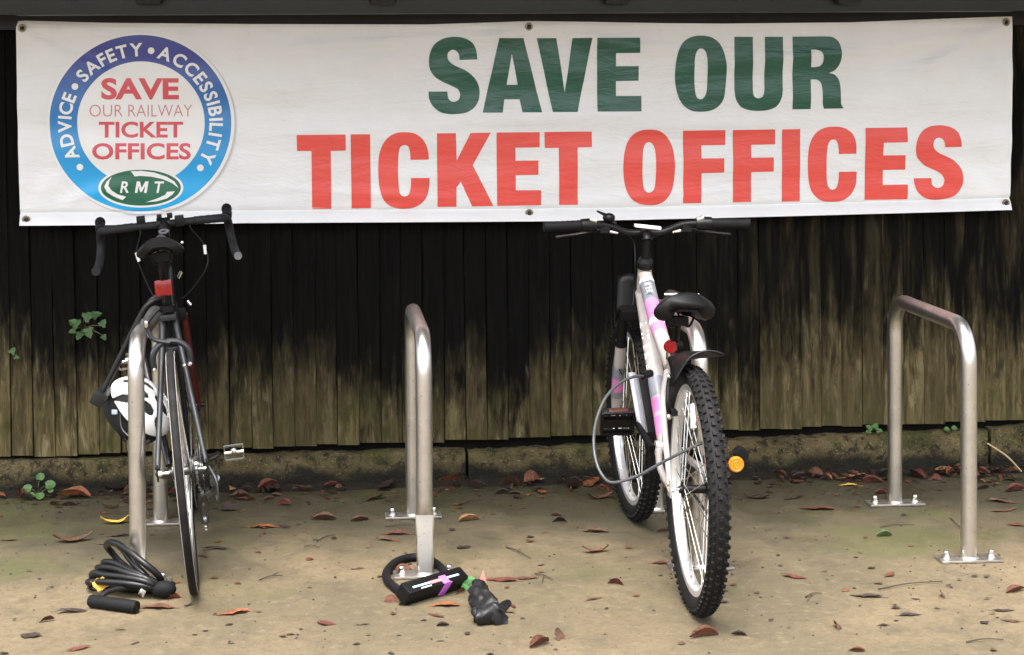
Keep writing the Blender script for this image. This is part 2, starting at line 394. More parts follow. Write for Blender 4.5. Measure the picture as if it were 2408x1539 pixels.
plinth_block(xa, xb, ptop(1098, 1056).z-.008, ptop(2326, 1003).z-.012, 'long concrete plinth board under the fence behind the pink and white bike')
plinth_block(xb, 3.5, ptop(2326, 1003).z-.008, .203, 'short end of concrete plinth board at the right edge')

# ------------------------------------------------------------------ fence: one object per board
fence = thing('fence', 'dark weathered closeboard timber fence behind the bicycles', 'fence', (0, 0, 0))
PW = .0797
def plank_mesh(k):
    W = .0768; b = MB()
    nz = 6
    for j in range(nz+1):
        z = j/nz*1.76; wob = .0012*math.sin(j*1.7+k*2.1)
        b.v += [(-W/2+wob, -.0055, z), (-W/2+wob+.0015, -.0070, z), (W/2+wob-.002, -.0155, z), (W/2+wob, -.0135, z), (W/2+wob, .002, z), (-W/2+wob, .002, z)]
    b.f.append((5,4,3,2,1,0)); b.mi.append(0)
    for j in range(nz):
        for q in range(6):
            a, c = j*6+q, j*6+(q+1) % 6
            b.f.append((a, c, c+6, a+6)); b.mi.append(0)
    b.f.append(tuple(nz*6+q for q in range(6))); b.mi.append(0)
    o = b.build('plank', G['fence'], None, smooth=False); me = o.data; bpy.data.objects.remove(o); return me
PM = [plank_mesh(k) for k in range(5)]
rng = random.Random(3)
for i in range(66):
    x = -1.75+i*PW
    pz = .136 + (x+1.2)/3.75*.052
    o = bpy.data.objects.new('plank', PM[i % 5]); COL.objects.link(o); o.parent = fence
    o.location = (x, Y_WALL+.030+rng.uniform(-.002, .002), pz+rng.uniform(-.003, .006))
    o.rotation_euler = (rng.uniform(-.002, .002), -.004+rng.uniform(-.003, .003), rng.uniform(-.02, .02))
    if rng.random() < .6: o.scale.x = rng.uniform(1.0, 1.05)
    o.location.y += rng.uniform(-.003, .003); o.scale.z = rng.uniform(.99, 1.0)
MB().box((.85, Y_WALL+.085, .16), (5.4, .05, .34)).build('light_block', G['light_block'], fence)  # unseen box, added to stop light coming through under the boards
MB().box((.85, Y_WALL+.048, 1.07), (5.4, .012, 1.72)).build('light_block_sheet', G['light_block'], fence)  # added dark sheet: stops light leaking and keeps the gaps between boards dark

# ------------------------------------------------------------------ cycle shelter overhead
shelter = thing('cycle_shelter', 'dark steel cycle shelter beam and roof above the banner', 'shelter')
yb = 1.02
zb = on_y(1204, 30, yb).z
beam = MB().box((.85, yb+.05, zb+.075), (5.6, .10, .15)).build('beam', G['beam'], shelter, bevel=.004)
MB().box((.85, Y_WALL-.012, zb-.005), (5.6, .018, .085)).build('capping_board', G['batten'], shelter, bevel=.002)
for px in (350, 900, 1450, 1995):
    p = on_y(px, 14, yb-.03)
    b = MB(); b.box((p.x, yb-.03, p.z+.06), (.095, .055, .11))
    b.build('bracket', G['bracket'], shelter, bevel=.018)
ROOF_FRONT = -.12
MB().add([(-2.0, 1.42, zb+.16), (3.7, 1.42, zb+.16), (3.7, ROOF_FRONT, zb+.36), (-2.0, ROOF_FRONT, zb+.36),
          (-2.0, 1.42, zb+.20), (3.7, 1.42, zb+.20), (3.7, ROOF_FRONT, zb+.40), (-2.0, ROOF_FRONT, zb+.40)],
         [(0,1,2,3),(7,6,5,4),(0,4,5,1),(1,5,6,2),(2,6,7,3),(3,7,4,0)]).build('roof_panel', G['roof'], shelter, smooth=False)
for px in (-1.85, 3.55):
    MB().box((px, yb+.05, zb/2), (.08, .08, zb-.004)).build('post', G['beam'], shelter, bevel=.006)

# ------------------------------------------------------------------ banner
BY = Y_WALL-.022
ban = thing('banner', 'long white vinyl banner reading SAVE OUR TICKET OFFICES on the fence', 'banner')
TOP = [(38, 62), (43, 49), (60, 48), (250, 53), (600, 56), (1000, 57), (1130, 53), (1243, 49), (1400, 51), (1560, 54), (1700, 55), (2000, 52), (2200, 44), (2340, 39), (2380, 38)]
BOT = [(48, 529), (300, 527), (560, 523), (900, 521), (1243, 519), (1500, 515), (1800, 508), (2100, 500), (2374, 492)]
def interp(L, x): return float(np.interp(x, [p[0] for p in L], [p[1] for p in L]))
RIDGES = [(1560, 168, 2010, 122, .0055, 20), (2010, 122, 2330, 70, .005, 17), (2100, 190, 2350, 70, .005, 16), (2230, 330, 2368, 90, .004, 18), (60, 80, 300, 200, .0045, 18), (70, 500, 330, 420, .005, 17), (560, 120, 1230, 78, .005, 16), (700, 180, 1240, 70, .004, 18), (1250, 70, 1600, 120, .004, 16), (900, 300, 1500, 262, .0035, 16), (1500, 300, 2200, 270, .0035, 18), (600, 440, 1230, 478, .004, 14), (1260, 480, 1800, 440, .0035, 14), (2340, 470, 2000, 430, .004, 16)]
def wrinkle(x, y):                     # x, y measured on the photo: how far the vinyl stands off the fence
    s = (x-38)/2342; t = (y-interp(TOP, x))/(interp(BOT, x)-interp(TOP, x)); t = min(1, max(0, t))
    d = .010*math.sin(PI*t)*(.7+.3*math.sin(7*s+1))
    pin = abs(math.sin(2*PI*s))                                           # slack between the eyelets
    d += .006*pin*(1-t)**3
    d += .0022*math.sin(2*PI*(3.3*t+1.2*s))*math.sin(PI*t) + .0015*math.sin(2*PI*(5.1*t-2.3*s)+1)*math.sin(PI*t)
    for cx, cy, sg in ((0, 0, 1), (1, 0, -1), (0, 1, 1), (1, 1, -1), (.5, 0, 1), (.5, 0, -1), (.5, 1, 1)):
        ax, ay = (s-cx)*sg*3.5, abs(t-cy)*.74
        if ax > 0:
            r = math.hypot(ax, ay); d += .0032*math.sin(9*math.atan2(ay, ax)+cx*2)*min(1, r*5)*math.exp(-r/.42)*min(1, max(0, ax*8))
    d += .0016*noise.noise((s*22, t*5, 1.3)) + .0024*noise.noise((s*9, t*2.2, 4.1))
    for x0, y0, x1, y1, am, sg in RIDGES:
        ex, ey = x1-x0, y1-y0; L2 = ex*ex+ey*ey; k = ((x-x0)*ex+(y-y0)*ey)/L2
        if -.15 < k < 1.15:
            q = ((x-x0)*ey-(y-y0)*ex)/math.sqrt(L2); d += am*math.exp(-(q/sg)**2)*max(0, math.sin(PI*min(1, max(0, (k+.15)/1.3))))
    d -= .0065*math.exp(-((t-.940)/.009)**2)                              # hem fold
    if t > .945: d += .017*((t-.945)/.055)
    return d*1.45
def bpt(x, y, off=0.0):
    p = on_y(x, y, BY); p.y -= wrinkle(x, y)+off; return p
b = MB()
NU, NV = 420, 84
def cl(u, v):
    if u < .02: x0 = 38+(u/.02)*22*1.0
    else: x0 = 60+(u-.02)/.98*2320
    yt = interp(TOP, x0); yb_ = interp(BOT, x0)
    y = yt+(yb_-yt)*v
    lx = 10*v*(1-u) - 6*v*u                                              # the sides lean a little
    return tuple(bpt(x0+lx, y))
b.grid(cl, NU, NV).build('cloth', G['vinyl'], ban, angle=80)

from mathutils.geometry import tessellate_polygon
def smooth2(pts, k=5): return [(p.x, p.y) for p in crom([(x, y, 0) for x, y in pts], k)]
def outline(segs):
    out = []
    for s in segs:
        q = smooth2(s[1:]) if s[0] == '~' else s
        for p in q:
            if not out or (abs(out[-1][0]-p[0])+abs(out[-1][1]-p[1])) > .5: out.append(p)
    if abs(out[0][0]-out[-1][0])+abs(out[0][1]-out[-1][1]) < .5: out.pop()
    return out
def closed2(pts, k=5): return [(p.x, p.y) for p in crom([(x, y, 0) for x, y in pts], k, True)]
def lay_faces(b, flat, faces, off, cell=11.0, mi=0):
    bm = bmesh.new(); vs_ = [bm.verts.new((x, y, 0)) for x, y in flat]
    for t in faces:
        try: bm.faces.new([vs_[i] for i in t])
        except ValueError: pass
    xs = [p[0] for p in flat]; ys = [p[1] for p in flat]
    for ax, lo, hi in ((0, min(xs), max(xs)), (1, min(ys), max(ys))):
        c = math.ceil(lo/cell)*cell
        while c < hi:
            co = (c, 0, 0) if ax == 0 else (0, c, 0); no = (1, 0, 0) if ax == 0 else (0, 1, 0)
            bmesh.ops.bisect_plane(bm, geom=bm.verts[:]+bm.edges[:]+bm.faces[:], plane_co=co, plane_no=no); c += cell
    bm.verts.index_update()
    b.add([bpt(v.co.x, v.co.y, off) for v in bm.verts], [tuple(v.index for v in f.verts) for f in bm.faces], mi); bm.free()
def print_poly(b, loops, off, cell=11.0, mi=0):
    """loops in photo coordinates; filled, cut on a grid and laid on the vinyl"""
    tri = tessellate_polygon([[Vector((x, y, 0)) for x, y in l] for l in loops])
    lay_faces(b, [p for l in loops for p in l], tri, off, cell, mi)
K = 3412/2408
def cr(x0, y0, sc):                     # crop pixel -> photo coordinate
    return lambda L: [((x0+x/sc)/K, (y0+y/sc)/K) for x, y in L]
cS, cO, cT, cK, cF, cC = cr(1380, 60, 3.01), cr(2180, 60, 3.01), cr(960, 400, 4.0133), cr(1480, 400, 3.01), cr(2240, 380, 4.81), cr(2640, 380, 4.0133)
gl = MB()
S1 = outline([['~', (632,413),(620,320),(580,245),(500,200),(400,187),(290,205),(200,265),(155,360),(148,450),(160,520),(210,590),(290,640),(375,678),(440,715),(460,768),(445,815),(395,838),(345,810),(330,735)],
    ['~', (142,735),(150,810),(185,880),(250,935),(330,958),(420,960),(520,945),(600,895),(645,820),(655,730),(640,660),(600,595),(530,535),(450,495),(390,465),(345,425),(333,385),(340,345),(370,320),(400,318),(435,340),(450,380),(455,418)]])
for lp in ([cS(S1)],
    [cS([(852,200),(1095,200),(1278,942),(1082,942),(1055,812),(902,812),(885,945),(685,945)]), cS([(978,350),(1037,668),(924,668)])],
    [cS([(1228,200),(1424,200),(1508,750),(1585,200),(1784,197),(1635,938),(1387,940)])],
    [cS([(1832,197),(2262,195),(2262,347),(2022,350),(2022,482),(2250,480),(2247,625),(2020,630),(2020,780),(2275,778),(2272,933),(1833,935)])],
    [cO(closed2([(460,175),(560,190),(640,245),(690,340),(715,460),(718,560),(708,680),(690,800),(640,880),(560,925),(460,937),(365,925),(285,870),(235,780),(208,660),(203,555),(215,430),(240,320),(290,235),(370,187)])),
     cO(closed2([(460,303),(500,325),(522,390),(528,550),(522,710),(500,785),(460,812),(420,790),(402,710),(396,550),(402,390),(425,325)]))],
    [cO(outline([[(795,187),(980,187)], ['~', (980,720),(990,780),(1035,803),(1080,780),(1096,720)], [(1102,187),(1283,187)],
        ['~', (1278,720),(1265,800),(1220,880),(1140,918),(1040,928),(940,920),(860,885),(812,810),(797,720)]]))],
    [cO(outline([[(1380,185)], ['~', (1700,182),(1780,190),(1840,235),(1866,310),(1868,390),(1850,460),(1805,520),(1745,548)], ['~', (1745,548),(1800,565),(1840,610),(1855,680),(1858,800),(1862,860),(1888,903)],
        ['~', (1690,907),(1678,850),(1675,720),(1662,650),(1630,617),(1600,613)], [(1560,613),(1557,910),(1377,912)]])),
     cO(outline([[(1563,315)], ['~', (1610,315),(1660,330),(1685,370),(1685,430),(1660,475),(1610,490)], [(1565,490)]]))]):
    print_poly(gl, lp, .0016)
tag(gl.build('lettering', G['green'], ban, angle=80), 'dark green SAVE OUR lettering')
rl = MB()
C1 = outline([['~', (1880,525),(1872,420),(1835,310),(1770,225),(1680,172),(1560,157),(1440,170),(1340,225),(1265,320),(1220,450),(1205,600),(1207,760),(1222,900),(1260,1030),(1330,1120),(1430,1170),(1555,1185),(1680,1165),(1780,1110),(1850,1020),(1885,890),(1890,768)],
    ['~', (1642,772),(1640,870),(1625,960),(1600,1000),(1555,1017),(1510,1000),(1485,940),(1472,800),(1468,660),(1472,500),(1485,390),(1510,345),(1555,330),(1600,343),(1622,390),(1632,460),(1635,528)]])
C2 = outline([['~', (843,525),(835,380),(795,270),(720,200),(630,170),(530,165),(420,180),(320,235),(255,320),(215,440),(198,600),(200,760),(215,900),(250,1020),(320,1110),(410,1160),(530,1168),(640,1160),(730,1115),(800,1040),(845,920),(852,765)],
    ['~', (615,768),(612,870),(598,950),(570,995),(530,1010),(490,985),(465,930),(450,800),(447,650),(453,500),(468,400),(495,350),(535,335),(575,350),(597,400),(607,460),(610,530)]])
S2 = outline([['~', (2245,432),(2230,330),(2190,235),(2110,175),(2020,150),(1940,145),(1830,160),(1730,215),(1660,310),(1632,430),(1645,550),(1690,620),(1760,685),(1850,728),(1930,765),(1990,810),(2018,865),(2020,895),(2008,940),(1980,970),(1938,983),(1890,968),(1858,930),(1848,852)],
    ['~', (1615,855),(1625,930),(1665,1030),(1740,1100),(1840,1138),(1940,1143),(2060,1125),(2170,1075),(2240,990),(2268,880),(2255,760),(2210,680),(2130,605),(2030,555),(1950,520),(1890,475),(1865,430),(1862,395),(1875,345),(1905,318),(1945,312),(1985,330),(2008,370),(2018,437)]])
for lp in ([cT([(115,195),(767,188),(770,402),(570,408),(578,1182),(322,1187),(312,410),(120,410)])],
    [cT([(835,187),(1095,185),(1107,1173),(850,1178)])], [cT(C1)],
    [cK([(-74,131),(115,128),(125,405),(262,128),(465,122),(285,450),(492,858),(280,862),(165,612),(122,672),(122,866),(-67,868)])],
    [cK([(522,122),(955,118),(955,270),(712,274),(714,405),(943,402),(943,546),(715,550),(715,702),(970,700),(970,850),(530,857)])],
    [cK([(1003,117),(1478,112),(1480,268),(1335,272),(1338,845),(1153,848),(1148,275),(1007,277)])],
    [cK(closed2([(2050,92),(2150,105),(2230,165),(2285,270),(2305,400),(2308,490),(2300,610),(2275,710),(2215,800),(2140,842),(2050,850),(1960,838),(1880,790),(1825,700),(1800,580),(1793,460),(1802,340),(1835,220),(1890,145),(1965,103)])),
     cK(closed2([(2050,218),(2090,240),(2112,310),(2120,450),(2116,600),(2100,690),(2050,725),(2005,695),(1988,600),(1984,450),(1990,310),(2010,240)]))],
    [cF([(165,262),(842,252),(842,490),(460,497),(458,705),(820,702),(820,930),(460,942),(460,1420),(170,1425)])],
    [cF([(962,252),(1638,240),(1638,480),(1255,488),(1255,693),(1615,688),(1615,915),(1255,925),(1255,1402),(965,1410)])],
    [cF([(1747,240),(2038,235),(2038,1392),(1750,1398)])], [cC(C2)],
    [cC([(960,182),(1520,173),(1522,370),(1203,378),(1200,548),(1500,545),(1500,738),(1203,742),(1200,942),(1535,937),(1535,1135),(962,1143)])], [cC(S2)]):
    print_poly(rl, lp, .0016)
tag(rl.build('lettering', G['red'], ban, angle=80), 'red TICKET OFFICES lettering')

# round badge
cB = cr(0, 40, 2.1378)
def ell(cx, cy, rx, ry, n=96): return [(cx+rx*math.cos(2*PI*i/n), cy+ry*math.sin(2*PI*i/n)) for i in range(n)]
def badge_shape(loops, off, mat, name, parent=ban, label=None):
    m = MB(); print_poly(m, [cB(l) for l in loops], off); o = m.build(name, mat, parent, angle=80)
    if label: o['label'] = label
    return o
badge_shape([ell(1024, 806, 668, 648)], .0010, G['badgeshadow2'], 'badge_shadow')
badge_shape([ell(1016, 799, 668, 648)], .0014, G['badgeshadow'], 'badge_shadow')
disc = badge_shape([ell(1006, 791, 666, 646)], .0018, G['badgewhite'], 'badge', label='round badge with white border')
badge_shape([ell(1003, 790, 646, 628), ell(1007, 790, 453, 440)], .0024, G['badge'], 'ring', disc, 'blue ring fading to light blue at the foot')
em = badge_shape([ell(1006, 1248, 302, 142)], .0030, G['badgewhite'], 'emblem_border', disc)
badge_shape([ell(1006, 1248, 284, 127)], .0036, G['badgegreen'], 'emblem', disc, 'green oval emblem with white RMT')
m = MB()
for sw in ([(935,1132),(1010,1128),(1100,1140),(1190,1170),(1245,1205),(1275,1250),(1225,1214),(1160,1187),(1080,1170),(1000,1164),(962,1168)],
           [(800,1170),(762,1205),(746,1240),(765,1280),(812,1310),(875,1337),(902,1312),(840,1295),(797,1265),(776,1235),(782,1200)],
           [(1040,1352),(1120,1345),(1190,1325),(1230,1297),(1248,1273),(1192,1277),(1180,1298),(1120,1325)]):
    print_poly(m, [cB(sw)], .0042)
m.build('swoosh', G['badgewhite'], disc)
_font_cache = {}
def glyph(txt, bold):
    key = (txt, bold)
    if key in _font_cache: return _font_cache[key]
    cu = bpy.data.curves.new('print', 'FONT'); cu.body = txt; cu.offset = bold; cu.resolution_u = 4; cu.fill_mode = 'FRONT'; cu.dimensions = '2D'
    ob = bpy.data.objects.new('print', cu); COL.objects.link(ob); dg = bpy.context.evaluated_depsgraph_get()
    ev = ob.evaluated_get(dg); me = ev.to_mesh()
    V = [(v.co.x, v.co.y) for v in me.vertices]; F = [tuple(p.vertices) for p in me.polygons]
    ev.to_mesh_clear(); bpy.data.objects.remove(ob); bpy.data.curves.remove(cu)
    _font_cache[key] = (V, F); return V, F
def text_box(b, txt, bold, x0, x1, y0, y1, off, shear=0.0):
    V, F = glyph(txt, bold)
    ax, bx_ = min(p[0] for p in V), max(p[0] for p in V); ay, by_ = min(p[1] for p in V), max(p[1] for p in V)
    pts = []
    for x, y in V:
        t = (y-ay)/(by_-ay); pts.append((x0+(x-ax)/(bx_-ax)*(x1-x0)+shear*t, y1+(y0-y1)*t))
    lay_faces(b, cB(pts), F, off)
for txt, bold, bx0, bx1, by0, by1, mt in (('SAVE', .034, 725, 1277, 468, 622, 'badgered'), ('OUR', -.012, 643, 878, 658, 742, 'badgepink'), ('RAILWAY', -.012, 918, 1370, 658, 742, 'badgepink'),
        ('TICKET', .026, 708, 1307, 778, 893, 'badgered'), ('OFFICES', .026, 662, 1362, 930, 1048, 'badgered')):
    m = MB(); text_box(m, txt, bold, bx0, bx1, by0, by1, .0026); tag(m.build('lettering', G[mt], disc), 'red %s lettering on the badge' % txt)
m = MB()
Mp = [(0,0),(0,1),(.27,1),(.5,.42),(.73,1),(1,1),(1,0),(.78,0),(.78,.62),(.57,.08),(.43,.08),(.22,.62),(.22,0)]
print_poly(m, [cB([(963+84*x+14*y, 1285-82*y) for x, y in Mp])], .0050)
for ch, a0, a1 in (('R', 858, 920), ('T', 1092, 1158)): text_box(m, ch, .022, a0, a1, 1203, 1285, .0050, 14)
m.build('lettering', G['badgewhite'], disc)
m = MB()
def ring_text(txt, a0, a1, r=.835, h=.150):
    wid = []
    for ch in txt:
        V, F = glyph(ch, .028); wid.append(max(p[0] for p in V)-min(p[0] for p in V)+.09)
    tot = sum(wid)-(wid[0]+wid[-1])/2; ang = a0; 
    for i, ch in enumerate(txt):
        V, F = glyph(ch, .028); cx = (min(p[0] for p in V)+max(p[0] for p in V))/2
        a = math.radians(ang); k = h/.74; pts = []
        for x, y in V:
            dx = (x-cx)*k*.98; dy = (y-.35)*k + r
            ux = dx*math.cos(a)+dy*math.sin(a); uy = -dx*math.sin(a)+dy*math.cos(a)
            pts.append((1003+646*ux, 790-628*uy))
        lay_faces(m, cB(pts), F, .0032)
        if i < len(txt)-1: ang += (wid[i]+wid[i+1])/2/tot*(a1-a0)
ring_text('ADVICE', -114.5, -69.5); ring_text('SAFETY', -49.7, -3.2); ring_text('ACCESSIBILITY', 19.0, 117.6)
for ang in (-126.7, -59.9, 8.2, 127.4):
    a = math.radians(ang); print_poly(m, [cB(ell(1003+646*.83*math.sin(a), 790-628*.83*math.cos(a), 24, 24, 20))], .0032)
tag(m.build('lettering', G['badgewhite'], disc), 'white ADVICE SAFETY ACCESSIBILITY lettering round the ring')
for ex, ey in ((53, 66), (63, 515), (1243, 62), (1244, 500), (2365, 52), (2362, 476)):
    p = bpt(ex, ey, .002); e = MB(); prof = [(.0115+.0035*math.cos(a), .0020*math.sin(a)) for a in [2*PI*k/8 for k in range(8)]]
    e.lathe(prof, 20, p, 'y'); eo = e.build('eyelet', G['eyelet'], ban)
    s = MB(); s.ball((p.x+.001, p.y-.001, p.z-.001), .0085, 10, (1, .5, 1)); s.build('screw', G['screw'], eo)

# ------------------------------------------------------------------ Sheffield cycle stands
STX = [-.5674, .2964, 1.146, 1.9926]; SL = .7295; SH = .728; TR = .0252; BR = .115
def hoop(i, label, y0=0.0, y1=SL, h=SH, rz=0.0, dent=False):
    st = thing('cycle_stand', label, 'bike rack', (STX[i], 0, 0), 'steel hoop cycle stands'); st.rotation_euler.z = rz
    P = [(0, y0, .004)]
    zs = [.03+.03*k for k in range(int((h-BR-.04)/.03))]
    if dent: zs = sorted(zs+[.178, .186, .194])
    P += [(0, y0, z) for z in zs] + [(0, y0+BR-BR*math.cos(a), h-BR+BR*math.sin(a)) for a in [PI/2*k/10 for k in range(11)]]
    P += [(0, y1-BR+BR*math.sin(a), h-BR+BR*math.cos(a)) for a in [PI/2*k/10 for k in range(11)]] + [(0, y1, .004)]
    b = MB().sweep(P, TR, 28)
    if dent:
        nv = []
        for x, y, z in b.v:
            if y < y0+TR*1.2 and z < .20:
                ly = y-y0
                if z < .187:
                    k = z/.187; lim = -TR*(.25+.42*(1-k))
                    if ly < lim: x *= 1+.22*k*min(1, (lim-ly)/TR*2); ly = lim+(ly-lim)*.04
                    else: x *= 1+.16*k
                nv.append((x, y0+ly+(.010*(z/.187) if z < .187 else .006*(.2-z)/.013), z))
            else: nv.append((x, y, z))
        b.v = nv
    b.build('tube', G['steel'], st, angle=30 if dent else 60)
    for y in (y0, y1):
        pl = MB().box((0, y, .0055), (.195, .075, .008)).build('base_plate', G['plate'], st, bevel=.0015)
        MB().lathe([(TR+.0005, 0), (TR+.006, 0), (TR+.0005, .006)], 24, (0, y, .0097), 'z').build('weld', G['plate'], pl)
        for sx in (-.072, .072):
            n = MB().lathe([(.0001, 0), (.0145, 0), (.0145, .002), (.0115, .0024), (.0115, .009), (.009, .011), (.009, .018), (.007, .023), (.0001, .025)], 12, (sx, y, .0097), 'z', closed=False)
            n.build('bolt', G['chrome'], pl)
    return st
hoop(0, 'steel hoop cycle stand beside the black road bike', h=.735)
hoop(1, 'steel hoop cycle stand with a dented front leg and no bicycle', dent=True, h=.728)
hoop(2, 'steel hoop cycle stand half hidden behind the pink and white bike')
hoop(3, 'empty steel hoop cycle stand nearest the right edge', rz=-.008)
# ------------------------------------------------------------------ bicycles (local frame: x forward, y left, z up, origin under the rear hub)
def bike_root(name, label, o, head, lean, scale=1.0):
    r = thing(name, label, 'bicycle')
    fw = Vector((-math.sin(head), math.cos(head), 0)); lf = Vector((-math.cos(head), -math.sin(head), 0)); up = Vector((0, 0, 1))
    up2 = up*math.cos(lean)+lf*math.sin(lean); lf2 = lf*math.cos(lean)-up*math.sin(lean)
    m = Matrix.Identity(4)
    for i in range(3):
        m[i][0] = fw[i]*scale; m[i][1] = lf2[i]*scale; m[i][2] = up2[i]*scale; m[i][3] = (o.x, o.y, 0)[i]
    r.matrix_world = m
    return r
def wheel(root, cx, R, tr, rim_h, rim_w, nsp, rimm, tyrem, label, knobs=False, flange=.03, spokes=True, turn=0.0, lines=False):
    ro = R-1.62*tr; ri = ro-rim_h; c = (0, 0, 0)
    prof = [(ro, -rim_w/2), (ro, rim_w/2), (ri+.005, rim_w/2), (ri, rim_w*.22), (ri, -rim_w*.22), (ri+.005, -rim_w/2)]
    w_ = MB().lathe(prof, 72, c).build('wheel', rimm, root, angle=35)
    w_.location = (cx, 0, R); w_.rotation_euler.z = turn; w_['label'] = label
    t = MB(); cr_ = R-tr
    t.lathe([(cr_+tr*math.cos(a), tr*math.sin(a)) for a in [2*PI*k/16 for k in range(16)]], 80, c)
    if knobs:
        for ang, nn, sx, sy, sz, ph in ((0, 76, .013, .012, .009, 0), (.60, 76, .0105, .010, .009, .5), (-.60, 76, .0105, .010, .009, .5), (1.10, 76, .012, .008, .0085, 0), (-1.10, 76, .012, .008, .0085, 0)):
            for k in range(nn):
                th = 2*PI*(k+ph)/nn
                T = Matrix.Rotation(-th, 4, 'Y') @ Matrix.Translation((cr_, 0, 0)) @ Matrix.Rotation(ang, 4, 'Z') @ Matrix.Translation((tr+.0015, 0, 0)) @ Matrix.Rotation(PI/2, 4, 'Y')
                t.box((0, 0, 0), (sx, sy, sz), None, 0, .78)
                t.v[-8:] = [tuple(T @ Vector(v)) for v in t.v[-8:]]
    t.build('tyre', tyrem, w_, angle=50)
    if lines:
        for sy in (-1, 1):
            a = .98*sy
            MB().lathe([(cr_+tr*1.04*math.cos(a+d), tr*1.05*math.sin(a+d)) for d in (-.11, .11)]+[(cr_+tr*.9*math.cos(a), tr*.9*math.sin(a))], 80, c).build('sidewall_line', G['sidewall'], w_)
    MB().lathe([(.0001, -flange-.012), (.010, -flange-.012), (.012, -flange-.004), (.024, -flange-.003), (.024, -flange+.002), (.013, -flange+.006), (.012, 0), (.013, flange-.006), (.024, flange-.002), (.024, flange+.003), (.012, flange+.004), (.010, flange+.012), (.0001, flange+.012)], 20, c, closed=False).build('hub', G['plastic'] if knobs else G['drive'], w_)
    MB().rod((0, -.068, 0), (0, .068, 0), .005, 10).lathe([(.0001, .058), (.009, .058), (.009, .068), (.0001, .070)], 6, c, closed=False).build('axle', G['chrome'], w_)
    if spokes:
        meshes = []
        for sgn in (1, -1):
            for crs in (1, -1):
                o = MB().rod((.022*math.cos(crs*1.15), flange*sgn, .022*math.sin(crs*1.15)), (ri+.004, .003*sgn, 0), .00135, 5).rod((ri-.012, .0035*sgn, 0), (ri+.004, .003*sgn, 0), .0024, 6).build('spoke', G['spoke'], None)
                meshes.append(o.data); bpy.data.objects.remove(o)
        for k in range(nsp):
            o = bpy.data.objects.new('spoke', meshes[k % 4]); COL.objects.link(o); o.parent = w_; o.rotation_euler.y = 2*PI*k/nsp + (.06 if (k//2) % 2 else 0)
    else:
        b = MB()
        for k in range(nsp):
            a = 2*PI*k/nsp; s = 1 if k % 2 else -1
            b.rod((.02*math.cos(a+1.1*(1 if k % 4 < 2 else -1)), flange*s, .02*math.sin(a+1.1)), (ri*math.cos(a), 0, ri*math.sin(a)), .0011, 4)
        tag(b.build('spokes', G['spoke'], w_), kind='stuff')
    return w_
def saddle(root, x0, L, wid, z, drop, m, rail_to, nose=.022, thick=.032, pitch=0.0):
    def f(u, v):
        wv = wid/2*(1-(max(0, u-.12)/.62)**1.4) if u < .70 else 0
        wv = max(nose*(1-.6*max(0, (u-.9)/.1)**2), wv) if u > .12 else wid/2*(.72+.28*math.sin(u/.12*PI/2))
        a = 2*PI*v; s = math.sin(a); c = math.cos(a)
        yy = wv*math.copysign(abs(c)**.75, c)
        zz = thick*.5*s if s > 0 else thick*(.75 if abs(c) > .55 else .30)*s
        zz += .012*(1-min(1, u/.25))**2 - drop*(abs(yy)/(wid/2))**2 + pitch*(u-.5)
        return (x0+u*L, yy, z+zz)
    b = MB()
    for uu in (0,): pass
    nu, nv = 22, 20
    vs_ = [f(i/(nu-1), j/nv) for i in range(nu) for j in range(nv)]
    fs = [(i*nv+j, (i+1)*nv+j, (i+1)*nv+(j+1) % nv, i*nv+(j+1) % nv) for i in range(nu-1) for j in range(nv)]
    fs += [tuple(range(nv)), tuple((nu-1)*nv+j for j in range(nv-1, -1, -1))]
    s = b.add(vs_, fs).build('saddle', m, root, angle=70)
    r = MB()
    for y in (-.022, .022):
        r.sweep(crom([(x0+.05, y*1.4, z-thick*.5), (x0+.08, y, z-thick*.5-.03), (x0+.17, y, z-thick*.5-.035), (x0+L*.9, y*.5, z-thick*.4)], 5), .0035, 6)
    r.box((rail_to[0], 0, rail_to[2]+.012), (.045, .06, .026)).build('saddle_rail', G['plastic'], s)
    return s
def pedal(root, c, mt, size, tilt, refl=None, side=1):
    L, W_, H_ = size
    b = MB()
    b.rod((0, -side*.02, 0), (0, side*W_*.5, 0), .009, 10)
    for x in (-L/2, L/2): b.box((x, 0, 0), (.008, W_, H_))
    for y in (-W_/2, W_/2): b.box((0, y, 0), (L, .008, H_))
    b.box((0, 0, 0), (.034, W_*.92, H_*.75)); b.box((L*.27, W_*.02, 0), (L*.45, .010, H_*.6)); b.box((-L*.27, W_*.02, 0), (L*.45, .010, H_*.6))
    p = b.build('pedal', mt, root, bevel=.0012); p.location = c; p.rotation_euler.y = tilt
    if refl:
        for x in (-L/2-.0052, L/2+.0052): MB().box((x, 0, 0), (.003, W_*.62, H_*.6)).build('reflector', refl, p, bevel=.0008)
    return p

# ---- white and pink mountain bike
R2 = .345
m2 = bike_root('mountain_bicycle', 'white and pink mountain bike with knobbly tyres leaning on a stand', on_z(1636, 1434), math.radians(-.6), math.radians(.15))
HB, HT, BB2 = Vector((.845, 0, .775)), Vector((.803, 0, .893)), Vector((.43, 0, .372))
SEATC = Vector((.335, 0, .635))
def tube(root, name, a, b, r, mt, n=14, r2=None, mid=None, label=None):
    pts = crom([a, mid, b], 8) if mid else [a, b]
    rr = [r+(r-r)*0 for _ in pts] if r2 is None else [r+(r2-r)*i/(len(pts)-1) for i in range(len(pts))]
    o = MB().sweep(pts, rr, n).build(name, mt, root)
    if label: o['label'] = label
    return o
wheel(m2, 0, R2, .0275, .026, .030, 36, G['alloy'], G['tyre'], 'rear wheel with knobbly tyre', True, .034)
wheel(m2, 1.067, R2, .0275, .026, .030, 36, G['alloy'], G['tyre'], 'front wheel with knobbly tyre', True, .030, turn=.05)
